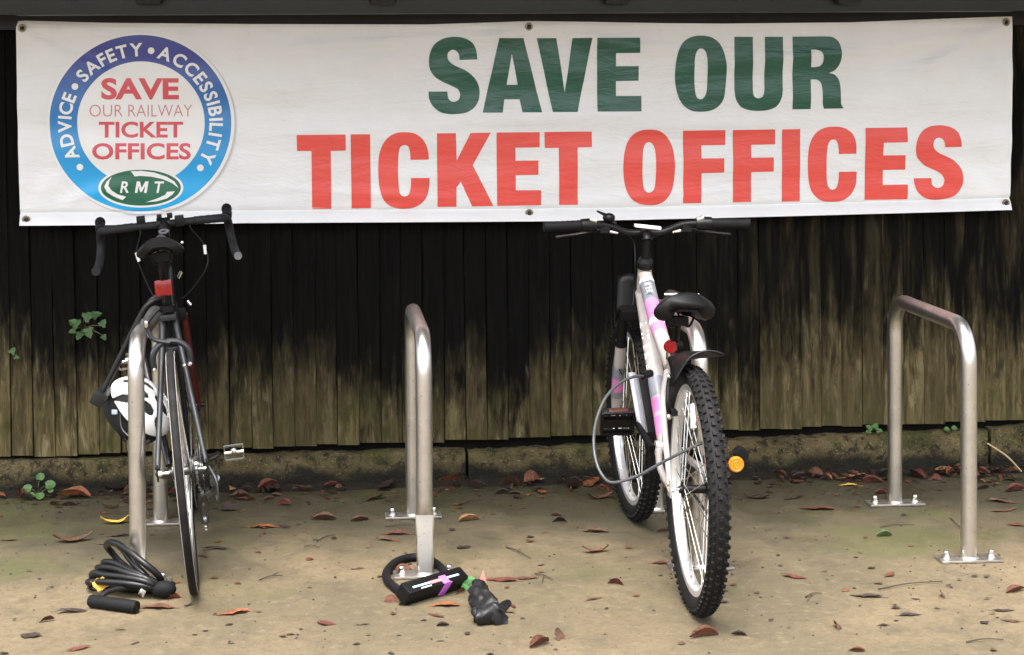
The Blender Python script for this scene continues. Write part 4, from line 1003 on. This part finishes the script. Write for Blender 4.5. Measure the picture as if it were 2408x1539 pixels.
for k, (q0, q1, q2, mt) in enumerate((((-.055, -.05, -.01), (-.065, -.045, -.055), (-.035, -.04, -.105), 'strap_black'), ((-.05, -.07, -.0), (-.045, -.075, -.05), (-.015, -.07, -.085), 'strap'), ((-.015, -.07, -.085), (.01, -.065, -.105), (.04, -.06, -.095), 'strap_black'), ((-.035, -.05, -.09), (-.035, -.05, -.12), (-.028, -.05, -.145), 'strap_black'))):
    MB().sweep(crom([q0, q1, q2], 6), .0065, 6, flat=.25).build('strap', G[mt], hel)
MB().box((-.068, -.065, .0), (.018, .012, .014)).build('buckle', G['pale'], hel, bevel=.002)

# coiled cable lock at the foot of the first stand
def gp(x, y, z=0.0): return on_z(x, y, z)
lc = gp(318, 1392)
cl_ = thing('coil_cable_lock', 'coiled black cable lock lying at the foot of the first stand', 'lock', lc)
def rel(p): return Vector(p)-lc
ctr = gp(330, 1385)
def coil_ring(cx, cy, rx, ry, z, tilt_x, tilt_y, rot, n=20):
    out = []
    for k in range(n):
        a = 2*PI*k/n; p = Vector((rx*math.cos(a), ry*math.sin(a), 0))
        p = Matrix.Rotation(rot, 3, 'Z') @ Matrix.Rotation(tilt_y, 3, 'Y') @ Matrix.Rotation(tilt_x, 3, 'X') @ p
        out.append(p+Vector((cx, cy, z)))
    return out
cvg = rel(gp(368, 1396, .014))
for tx, ty, tY, wz, ww in ((208, 1385, -.07, .010, .030), (220, 1374, -.03, .016, .036), (236, 1362, .0, .020, .040), (252, 1350, .02, .022, .040), (284, 1292, .03, .024, .030), (262, 1345, .07, .040, .050), (300, 1372, -.02, .020, .045)):
    tip = rel(on_y(tx, ty, tY)); tip.z = max(tip.z, .012); ax_ = (tip-cvg)/2; md_ = (tip+cvg)/2
    sd_ = Vector((-ax_.y, ax_.x, 0)).normalized()*ww + Vector((0, 0, wz*1.6))
    P = [md_+ax_*math.cos(2*PI*k/16)+sd_*math.sin(2*PI*k/16)+noise.noise_vector(Vector((tx, k*.5, 0)))*.006 for k in range(16)]
    lo_ = min(q.z for q in P)
    for q in P: q.z += max(0, .0105-lo_)
    MB().sweep(crom(P, 4, True), .0100, 10, closed=True).build('coil', G['cable'], cl_)
h0, h1 = rel(gp(212, 1412, .019)), rel(gp(322, 1427, .019))
lb = MB().sweep([h0, h0.lerp(h1, .04), h0.lerp(h1, .96), h1], [.016, .0185, .0185, .017], 18).build('lock_barrel', G['rubber'], cl_)
MB().rod(h1, h1+(h1-h0).normalized()*.002, .013, 16).build('lock_face', G['plastic'], lb)
MB().sweep(crom([h0+Vector((.02, .01, 0)), h0+Vector((.06, .05, .015)), Vector((.08, .0, .02)), Vector((.11, .03, .012))], 6), .0082, 10).build('cable_end', G['cable'], cl_)
kr = rel(gp(228, 1370, .02)); MB().sweep(crom([kr+Vector((.026*math.cos(a), .010*math.sin(a), .022*math.sin(a))) for a in [2*PI*k/10 for k in range(10)]], 3, True), .0042, 8, closed=True).build('cable_eye', G['cable'], cl_)
MB().box(rel(gp(334, 1393, .045)), (.018, .014, .022), Matrix.Rotation(.5, 4, 'Y')).build('clip', G['chrome'], cl_, bevel=.003)
MB().ball(rel(gp(385, 1385, .028)), .034, 14, (1.1, .7, .75)).build('lock_knot', G['rubber'], cl_)

# lock left round the foot of the dented stand
kc = gp(1000, 1378)
ul = thing('bicycle_lock', 'black shackle lock with purple tag lying round the dented stand', 'lock', kc)
def relk(p): return Vector(p)-kc
loop = [relk(gp(x, y, .014)) for x, y in ((1052, 1352), (1030, 1328), (1000, 1312), (965, 1310), (930, 1322), (909, 1345), (912, 1365), (935, 1385), (955, 1398))]
MB().sweep(crom(loop, 5), .0125, 12).build('shackle', G['rubber'], ul)
e0, e1 = relk(gp(952, 1398, .030)), relk(gp(1080, 1358, .034))
dd = (e1-e0); Lb = dd.length; ang = math.atan2(dd.y, dd.x)
RB = Matrix.Rotation(ang, 4, 'Z') @ Matrix.Rotation(.55, 4, 'X')
mid = (e0+e1)/2; mid.z = .033
body = MB().box(mid, (Lb+.02, .046, .050), RB).build('lock_body', G['plastic'], ul, bevel=.006)
def on_body(x, y, z): return mid + (RB @ Vector((x, y, z)))
MB().box(on_body(-.060, -.006, .0256), (.070, .006, .003), RB).box(on_body(-.050, -.0165, .0256), (.040, .004, .003), RB).box(on_body(.058, -.006, .0256), (.062, .006, .003), RB).build('pale_stripe', G['pale'], body)
MB().box(on_body(.004, -.007, .0262), (.060, .010, .003), RB).build('red_stripe', G['salmon'], body)
MB().box(on_body(.030, -.0245, .004), (.026, .003, .052), RB @ Matrix.Rotation(.18, 4, 'Y')).box(on_body(.027, -.010, .0268), (.026, .030, .003), RB).build('tag', G['purple'], body, bevel=.001)
p = relk(gp(1098, 1365, .025)); MB().box(p, (.042, .03, .018), Matrix.Rotation(.3, 4, 'Z')).box(p+Vector((-.004, -.012, -.016)), (.03, .02, .016), Matrix.Rotation(.7, 4, 'Y')).build('green_tag', G['mint'], ul, bevel=.003)

# wet black pouch beside it
rc = gp(1150, 1432)
rag = thing('black_pouch', 'crumpled wet black pouch with a coral tab lying on the concrete', 'pouch', rc)
sp = [Vector(gp(1125, 1372, .03))-rc, Vector(gp(1128, 1395, .032))-rc, Vector(gp(1140, 1420, .030))-rc, Vector(gp(1152, 1440, .026))-rc, Vector(gp(1160, 1452, .022))-rc]
b = MB().sweep(crom(sp, 6), [.012]+[.021+.001*k for k in range(23)]+[.034], 26)
b2 = MB()
for f in b.f: pass
nv = []
for v in b.v:
    p = Vector(v); n = noise.noise_vector(p*30)*.019+noise.noise_vector(p*75)*.009
    p = p+n; p.z = max(.001, p.z*.95); nv.append(tuple(p))
b.v = nv; b.build('pouch_body', G['rag'], rag, angle=75)
foot = MB().ball((Vector(gp(1150, 1446, .020))-rc), .036, 28, (1.35, .75, .62))
foot.v = [tuple((lambda p: (p.x, p.y, max(.001, p.z)))(Vector(v)+noise.noise_vector(Vector(v)*34)*.018)) for v in foot.v]
foot.build('pouch_base', G['rag'], rag, angle=75)
lo = Vector(gp(1188, 1415, .012))-rc
MB().sweep(crom([Vector(gp(1165, 1432, .02))-rc, lo, Vector(gp(1198, 1418, .004))-rc, Vector(gp(1180, 1440, .004))-rc], 6), .006, 8).build('cord', G['rag'], rag)
tb = Vector(gp(1135, 1358, .035))-rc
MB().add([(-.012, 0, -.012), (.012, 0, -.014), (.003, .004, .022), (-.012, .004, -.012), (.012, .004, -.014), (.002, .007, .020)], [(0,1,2),(5,4,3),(0,3,4,1),(1,4,5,2),(2,5,3,0)], 0, Matrix.Translation(tb)).build('tab', G['coral'], rag, smooth=False)

# thin grey cable lock through the mountain bike's rear wheel
cpt = [(1512, 884, .05), (1488, 886, .02), (1455, 902, -.02), (1424, 935, -.08), (1403, 985, -.14), (1396, 1035, -.20), (1402, 1085, -.25), (1420, 1122, -.29), (1445, 1134, -.32), (1500, 1118, -.36), (1560, 1085, -.40), (1610, 1060, -.43), (1652, 1041, -.44), (1690, 1036, -.36)]
ck = thing('cable_lock', 'thin grey cable lock looped through the mountain bike wheel', 'lock', on_z(1445, 1300))
MB().sweep(crom([on_y(x, y, Y)-Vector(ck.location) for x, y, Y in cpt], 8), .0046, 10).build('cable', G['cable_grey'], ck)
qq = on_y(1512, 884, .05)-Vector(ck.location)
MB().sweep([qq, qq+Vector((.03, .03, .004))], .012, 12).build('lock_barrel', G['plastic'], ck)

# ------------------------------------------------------------------ plants
def ivy_leaf(size):
    b = MB(); pts = [(0, 0), (.30, .38), (.05, .62), (.35, .55), (.55, .50), (1.0, 0.0)]
    half = [(0, 0, 0), (-.10, .30, .02), (.12, .58, .0), (.36, .36, .05), (.62, .34, .03), (1.0, 0, -.08)]
    vs_ = [(x*size, y*size, z*size) for x, y, z in half]+[(x*size, -y*size, z*size) for x, y, z in half[1:-1]]+[(.35*size, 0, -.05*size)]
    c = len(vs_)-1; ring = [0, 1, 2, 3, 4, 5, 9, 8, 7, 6]
    return b.add(vs_, [(c, ring[i], ring[(i+1) % 10]) for i in range(10)])
def round_leaf(size):
    n = 10; vs_ = [(size*.5+size*.5*math.cos(2*PI*i/n)*(1.05 if i != 5 else .75), size*.5*math.sin(2*PI*i/n), .08*size*math.sin(2*PI*i/n)**2) for i in range(n)]+[(size*.5, 0, -.04*size)]
    return MB().add(vs_, [(n, i, (i+1) % n) for i in range(n)])
def sprig(name, label, cat, base, leaves, mt, kind='ivy', stems=True):
    t = thing(name, label, cat, base)
    for (px, py, size, rz, tilt, dy) in leaves:
        p = on_y(px, py, base.y-dy)-base
        o = (ivy_leaf(size) if kind == 'ivy' else round_leaf(size)).build('leaf', mt, t, smooth=False)
        o.location = p; o.matrix_local = Matrix.Translation(p) @ Matrix.Rotation(math.radians(90-tilt), 4, 'X') @ Matrix.Rotation(math.radians(rz), 4, 'Z')
        if stems: MB().sweep(crom([Vector((0, .005, 0)), p*.5+Vector((0, -.01, .008)), p], 4), .0013, 5).build('stem', G['stem'], t)
    return t
sprig('ivy_sprig', 'green ivy sprig growing out of the fence left of the road bike', 'ivy', on_y(196, 772, Y_WALL-.005),
      [(198, 748, .040, 30, 20, .03), (184, 764, .043, 150, 35, .04), (205, 772, .040, -70, 25, .035), (218, 742, .036, 20, 40, .03), (238, 766, .030, 60, 15, .05), (242, 788, .022, -60, 20, .05), (190, 782, .034, -110, 45, .03), (176, 776, .024, 200, 30, .02)], G['ivy'])
sprig('ivy_sprig', 'tiny green ivy shoot on the fence at the left edge', 'ivy', on_y(30, 840, Y_WALL-.005), [(26, 830, .026, 60, 20, .01), (34, 838, .02, -20, 30, .01)], G['ivy'])
sprig('weed', 'small bright green round-leaved weed at the foot of the plinth', 'weed', on_y(90, 1165, Y_WALL-.035),
      [(76, 1150, .036, 170, 45, .02), (104, 1142, .040, 10, 45, .025), (92, 1130, .032, 80, 40, .01), (93, 1156, .034, -80, 50, .035), (82, 1158, .026, -130, 50, .035), (112, 1150, .022, -20, 40, .03)], G['weed'], 'round')
sprig('weed', 'small green star-leaved seedling on the plinth beside the empty stand', 'weed', on_y(2053, 1014, Y_WALL+.0), [(2050, 1008, .026, 140, 40, .02), (2056, 1006, .028, 50, 40, .02), (2062, 1011, .024, -10, 40, .02), (2047, 1013, .02, 190, 40, .02)], G['weed'])
sprig('weed', 'tiny pale seedling on the plinth between the legs of the empty stand', 'weed', on_y(2236, 1016, Y_WALL+.0), [(2232, 1012, .02, 140, 40, .02), (2240, 1010, .022, 40, 40, .02)], G['weed'], 'round')
s0, s1 = on_y(2322, 1042, Y_WALL-.02), on_z(2402, 1108, .01)
ss = MB().sweep(crom([s0, s0.lerp(s1, .5)+Vector((0, -.02, .01)), s1], 6), .0032, 6).build('straw_stalk', G['straw'])
tag(ss, 'long pale straw stalk leaning on the plinth at the right edge', 'stalk')

# ------------------------------------------------------------------ fallen leaves, each one its own object
def leaf_mesh(kind, v):
    rg = random.Random(v*7+len(kind)); nu = 9; b = MB(); vs_ = []
    wd = dict(long=.13, lance=.19, oval=.34, curl=.17, fold=.30, stand=.34)[kind]
    for i in range(nu):
        u = i/(nu-1); prof = math.sin(PI*min(1, max(.0, u*.96+.02))**(.85))**.8
        hw = wd*prof*(1+rg.uniform(-.22, .18))
        x = u-.5+rg.uniform(-.02, .02)
        for j, sy in enumerate((-1, -.5, 0, .5, 1)):
            y = hw*sy; z = .012
            if kind in ('long', 'lance'): z += .05*abs(sy)**1.5*prof+.035*math.sin(PI*u*1.5+v)
            elif kind == 'curl': z += .20*(abs(u-.5)*2)**2.2+.06*abs(sy)
            elif kind == 'oval': z += .05*sy*sy+.03*math.sin(6*u+v)
            elif kind == 'fold': z += .30*abs(sy)*prof+.05*u; y *= .55
            elif kind == 'stand': z += (.42*prof*(sy+1)/2); y = y*.55+.05*math.sin(5*u+v)
            z += rg.uniform(-.014, .022); y *= 1+(rg.uniform(-.16, .16) if abs(sy) > .6 else 0)
            vs_.append((x+.04*sy*math.sin(v), y+.05*math.sin(PI*u)*math.sin(v*2.1), max(.004, z)))
    fs = [(i*5+j, (i+1)*5+j, (i+1)*5+j+1, i*5+j+1) for i in range(nu-1) for j in range(4)]
    b.add(vs_, fs)
    if kind in ('lance', 'oval', 'long'): b.sweep([(-.5, 0, .02), (-.60, .02*math.sin(v), .015), (-.68, .05*math.sin(v*3), .02)], .009, 4)
    o = b.build('fallen_leaf', G['l_rust'], None, angle=80, fix=False); me = o.data; bpy.data.objects.remove(o); return me
LM = {k: [leaf_mesh(k, v) for v in range(4)] for k in ('long', 'lance', 'oval', 'curl', 'fold', 'stand')}
CW = dict(r='rust', d='dark brown', b='brown', o='orange', t='tan', y='yellow', e='red-brown', g='green')
CM = dict(r='l_rust', d='l_dark', b='l_brown', o='l_orange', t='l_tan', y='l_yellow', e='l_red', g='l_green')
KW = dict(l=('long', 'narrow'), a=('lance', 'pointed'), v=('oval', 'oval'), c=('curl', 'curled'), f=('fold', 'folded'), s=('stand', 'upturned'))
LV = '''270,1231,66,yc,0 20,1271,44,bl,5 171,1273,88,bc,5 240,1280,28,ba,0 277,1260,56,dl,0 260,1194,42,dc,-10 284,1191,14,ta,0 590,1177,26,os,0 625,1240,72,oa,3 669,1239,30,dv,-20
761,1222,58,bf,0 508,1290,58,dl,-4 484,1311,13,dv,0 110,1461,38,rs,20 72,1495,48,dv,-14 185,1526,56,ea,15 176,1439,82,dl,4 366,1430,84,ra,0 400,1407,52,of,10 444,1424,32,dc,20
546,1442,80,oa,8 768,1467,42,ev,0 538,1469,18,dv,0 458,1493,14,dv,0 483,1484,14,dv,0 318,1513,26,dl,20 285,1481,26,bl,8 680,1493,28,ba,10 608,1439,12,bv,0 846,1224,48,bf,10
1103,1224,56,tf,5 1071,1189,16,of,0 932,1256,62,ea,0 917,1271,64,bl,-10 1090,1288,38,dv,12 840,1338,34,bl,8 1272,1329,18,dv,10 1178,1365,78,ea,-4 1239,1360,56,ba,0 1448,1375,38,es,70
1398,1409,46,bl,12 1400,1298,64,rc,0 1406,1250,72,ba,-4 1317,1229,34,ds,0 1309,1213,26,bf,0 1182,1161,36,df,0 1413,1172,62,bc,8 1223,1196,28,ba,0 853,1469,32,bl,5 1021,1447,42,ea,-25
1042,1472,30,df,0 1044,1424,72,oa,-3 922,1414,38,rs,80 955,1419,42,dv,10 1081,1395,34,os,20 996,1459,14,dv,0 1268,1518,68,rf,18 1318,1499,52,bs,30 1036,1508,20,dl,0 948,1340,40,rs,0
1920,1197,80,ea,-8 1867,1172,60,dl,10 1779,1172,58,dc,-10 2000,1128,74,tl,0 1996,1142,48,yl,-3 2149,1107,34,ts,-40 2189,1105,26,ys,0 1745,1111,46,tc,12 1852,1097,26,tf,10 2012,1107,52,rf,0
2050,1135,50,ef,-10 2071,1162,32,ef,0 2078,1261,38,gf,0 1867,1357,60,ea,-12 2092,1351,52,ra,18 2216,1402,36,rs,-50 2036,1402,74,dl,-10 2153,1409,20,da,-10 2141,1447,52,da,0 2360,1436,52,da,0
2376,1461,44,ba,-5 2389,1391,58,rf,10 1968,1475,42,rs,35 2075,1471,28,da,-8 2108,1460,12,dv,0 1657,1498,74,rf,10 1737,1494,36,df,0 2015,1532,38,rf,-10 2385,1235,48,ra,-15 2387,1155,54,ef,10
2358,1181,72,bl,-8 2362,1200,66,ba,4 2336,1103,42,tf,0 2386,1105,56,tc,-10 536,1149,50,rs,0 630,1146,74,of,0 697,1140,36,df,0 174,1174,74,of,0 164,1189,34,df,0 275,1159,72,oc,0
221,1154,30,bf,0 850,1129,40,os,30 1058,1139,56,rf,0 1175,1122,52,rf,10 1222,1112,44,bs,60 1275,1124,54,rs,10 1120,1150,40,df,0 930,1138,44,df,0 780,1150,40,ef,5 1350,1145,44,df,0
1880,1130,46,df,0 1950,1116,48,rf,5 2110,1128,40,bf,0 2260,1112,44,bf,0 1700,1140,44,df,0 420,1168,50,rf,0 345,1166,40,df,0 60,1178,40,df,0 2310,1150,34,df,5 1560,1250,30,bf,0
1548,1325,44,ea,-4 1140,1407,30,rf,0 1205,1425,42,el,-35 1195,1440,40,bl,-20'''
LAND = [('the coiled lock', 318, 1400), ('the shackle lock', 1010, 1385), ('the black pouch', 1155, 1425), ('the road bike', 458, 1388), ('the mountain bike rear tyre', 1640, 1434), ('the mountain bike front tyre', 1487, 1217),
        ('the empty stand front foot', 2288, 1322), ('the empty stand rear foot', 2103, 1184), ('the dented stand rear foot', 975, 1218), ('the first stand rear foot', 376, 1235), ('the bright green weed', 90, 1160), ('the straw stalk', 2380, 1100)]
def locate(p):
    bn, bd, b0 = None, 9e9, None
    for nm, lx, ly in LAND:
        q = on_z(lx, ly); d = (q-p).length
        if d < bd: bn, bd, b0 = nm, d, q
    dv = p-b0
    return (('right of' if dv.x > 0 else 'left of') if abs(dv.x) > abs(dv.y) else ('behind' if dv.y > 0 else 'in front of')), bn, bd
ORD = ['nearest', 'second nearest', 'third nearest', 'fourth nearest', 'fifth nearest', 'sixth nearest', 'seventh nearest', 'eighth nearest']
recs = []
for it in LV.split():
    x, y, L_, k, r = it.split(','); x, y, L_, r = float(x), float(y), float(L_), float(r)
    p = on_z(x, y); rel_, bn, bd = locate(p)
    recs.append([p, L_, k, r, '%s %s leaf' % (CW[k[0]], KW[k[1]][1]), rel_, bn, bd])
from collections import defaultdict
gr = defaultdict(list)
for q in recs: gr[(q[4], q[5], q[6])].append(q)
rg = random.Random(11)
for key, L0 in gr.items():
    L0.sort(key=lambda q: q[7])
    for n_, q in enumerate(L0):
        p, L_, k, r = q[:4]
        nm, rl2, lm = q[4], q[5], q[6]
        lab = '%s on the concrete %s %s' % (nm, rl2, lm) if len(L0) == 1 else '%s, %s one %s %s' % (nm, ORD[n_], rl2, lm)
        me = LM[KW[k[1]][0]][rg.randrange(4)]
        o = bpy.data.objects.new('fallen_leaf', me); COL.objects.link(o); tag(o, lab, 'leaf', 'fallen leaves on the concrete')
        o.material_slots[0].link = 'OBJECT'; o.material_slots[0].material = G[CM[k[0]]]
        s = L_/px_per_m(p)*1.02
        o.location = (p.x, p.y, .001 if p.y < 1.1 else .012); o.scale = (s, s*rg.uniform(.85, 1.15), s*rg.uniform(.7, 1.1))
        o.rotation_euler = (rg.uniform(-.06, .06), rg.uniform(-.05, .05), math.radians(r*2.2+rg.uniform(-12, 12)+(180 if rg.random() < .5 else 0)))
yl = bpy.data.objects.new('fallen_leaf', LM['oval'][1]); COL.objects.link(yl); yl.material_slots[0].link = 'OBJECT'; yl.material_slots[0].material = G['l_yellow']
tag(yl, 'yellow leaf caught inside the eye of the coiled cable lock', 'leaf', 'fallen leaves on the concrete')
yp = on_y(236, 1374, -.115); yl.location = yp; yl.scale = (.045, .055, .03); yl.rotation_euler = (1.25, .3, .1)
# drift of small leaves along the plinth
def drift_x():
    return rg.choice([rg.uniform(-1.2, 2.7), rg.gauss(-.75, .25), rg.gauss(-.25, .2), rg.gauss(1.0, .25), rg.gauss(2.0, .3), rg.gauss(2.5, .1)])
KW2 = dict(fold='folded', curl='curled', oval='oval', lance='pointed', stand='upturned'); dg_ = defaultdict(list)
for i in range(230):
    k = rg.choice('rrbbbbbdddddeot'); kd = rg.choice(['fold', 'curl', 'oval', 'lance', 'stand', 'fold'])
    o = bpy.data.objects.new('fallen_leaf', LM[kd][rg.randrange(4)]); COL.objects.link(o)
    o.material_slots[0].link = 'OBJECT'; o.material_slots[0].material = G[CM[k]]
    s = rg.uniform(.020, .062) if rg.random() < .86 else rg.uniform(.062, .095); yy = 1.155-abs(rg.gauss(0, .032 if rg.random() < .7 else .11))
    o.location = (drift_x(), yy, .004+max(0, (yy-1.10))*.35); o.scale = (s, s, s*rg.uniform(.5, 1.2))
    o.rotation_euler = (rg.uniform(-.3, .3), rg.uniform(-.3, .3), rg.uniform(0, 6.3))
    rl2, lm, bd = locate(o.location); dg_[('%s %s drifted leaf' % (CW[k], KW2[kd]), rl2, lm)].append((bd, i, o))
for (nm, rl2, lm), L0 in dg_.items():
    for n_, (bd, i, o) in enumerate(sorted(L0)): tag(o, '%s, %s one %s %s' % (nm, ORD[min(n_, 7)], rl2, lm), 'leaf', 'leaves drifted along the plinth')
# twigs
TW = [((610, 1362), (664, 1352), 'forked dark twig right of the road bike tyre', (655, 1345)), ((744, 1272), (788, 1257), 'thin twig lying left of the dented stand', None), ((1190, 1285), (1248, 1312), 'forked dark twig behind the black pouch', (1225, 1290)),
      ((1258, 1348), (1300, 1362), 'short forked twig right of the black pouch', (1275, 1368)), ((2070, 1238), (2150, 1233), 'straight twig between the feet of the empty stand', None), ((2066, 1384), (2216, 1366), 'longest thin twig in front of the empty stand', None),
      ((2272, 1509), (2360, 1503), 'thin twig near the lower right corner', None), ((1894, 1403), (1932, 1394), 'small forked twig right of the mountain bike tyre', (1898, 1410)), ((905, 1237), (995, 1232), 'dark twig lying at the dented stand rear foot', (950, 1228)),
      ((2234, 1217), (2258, 1240), 'bent twig behind the empty stand front leg', None), ((478, 1293), (545, 1288), 'knobbly dark twig right of the road bike wheel', (515, 1280)), ((1075, 1185), (1140, 1172), 'thin twig on the damp concrete right of the dented stand', None),
      ((715, 1284), (752, 1285), 'short pale twig left of the dented stand', None), ((1770, 1165), (1800, 1158), 'short twig right of the mountain bike rear wheel', None)]
for (x0, y0), (x1, y1), lab, fk in TW:
    p0, p1 = on_z(x0, y0, .004), on_z(x1, y1, .005); md_ = p0.lerp(p1, .5)+Vector((0, .008, .003))
    b = MB().sweep(crom([p0, md_, p1], 4), [.0022-.0008*k/8 for k in range(9)], 5)
    if fk: b.sweep([md_, on_z(fk[0], fk[1], .008)], [.0018, .001], 5)
    tag(b.build('twig', G['twig']), lab, 'twig', 'twigs on the concrete')
p = [on_z(x, y, .004) for x, y in ((1796, 1103), (1815, 1110), (1844, 1113), (1870, 1111), (1893, 1118))]
tag(MB().sweep(crom(p, 5), .0022, 5).build('straw_stalk', G['straw']), 'curved pale stalk lying against the plinth behind the mountain bike', 'stalk')
# crumbs of dirt and chippings
for nm, cnt, mt, smax in (('dirt_crumbs', 1100, 'grit', .006), ('stone_chips', 320, 'grit2', .0045)):
    b = MB(); rg2 = random.Random(len(nm))
    for i in range(cnt):
        x = rg2.uniform(-1.3, 2.9); y = rg2.uniform(-1.2, 1.15) if rg2.random() < .6 else 1.12-abs(rg2.gauss(0, .2)); s = rg2.uniform(.0015, smax)*(1 if rg2.random() < .85 else 1.6)
        if rg2.random() < .22:
            fx = rg2.choice(STX); fy = rg2.choice([0, SL]); x = fx+rg2.gauss(0, .08); y = fy+rg2.gauss(0, .05)
        b.box((x, y, s*.3), (s*rg2.uniform(.8, 2.2), s, s*.6), Matrix.Rotation(rg2.uniform(0, 3), 4, 'Z'), 0, .6)
    tag(b.build(nm, G[mt], smooth=False), kind='stuff')

# broken bits of leaf, too small to pick apart
b = MB(); rg3 = random.Random(21)
for i in range(420):
    x = rg3.uniform(-1.3, 2.9); y = 1.14-abs(rg3.gauss(0, .10)) if rg3.random() < .55 else rg3.uniform(-1.1, 1.1); s = rg3.uniform(.006, .017)
    a0 = rg3.uniform(0, 6.3); n_ = 5; z0 = .002+max(0, y-1.1)*.35
    vs_ = [(x+s*rg3.uniform(.6, 1.1)*math.cos(a0+2*PI*k/n_), y+s*rg3.uniform(.3, .9)*math.sin(a0+2*PI*k/n_), z0+rg3.uniform(0, .005)) for k in range(n_)]+[(x, y, z0+.004)]
    b.add(vs_, [(n_, k, (k+1) % n_) for k in range(n_)], rg3.randrange(3))
tag(b.build('leaf_fragments', [G['l_dark'], G['l_brown'], G['l_rust']], smooth=False, fix=False), kind='stuff')
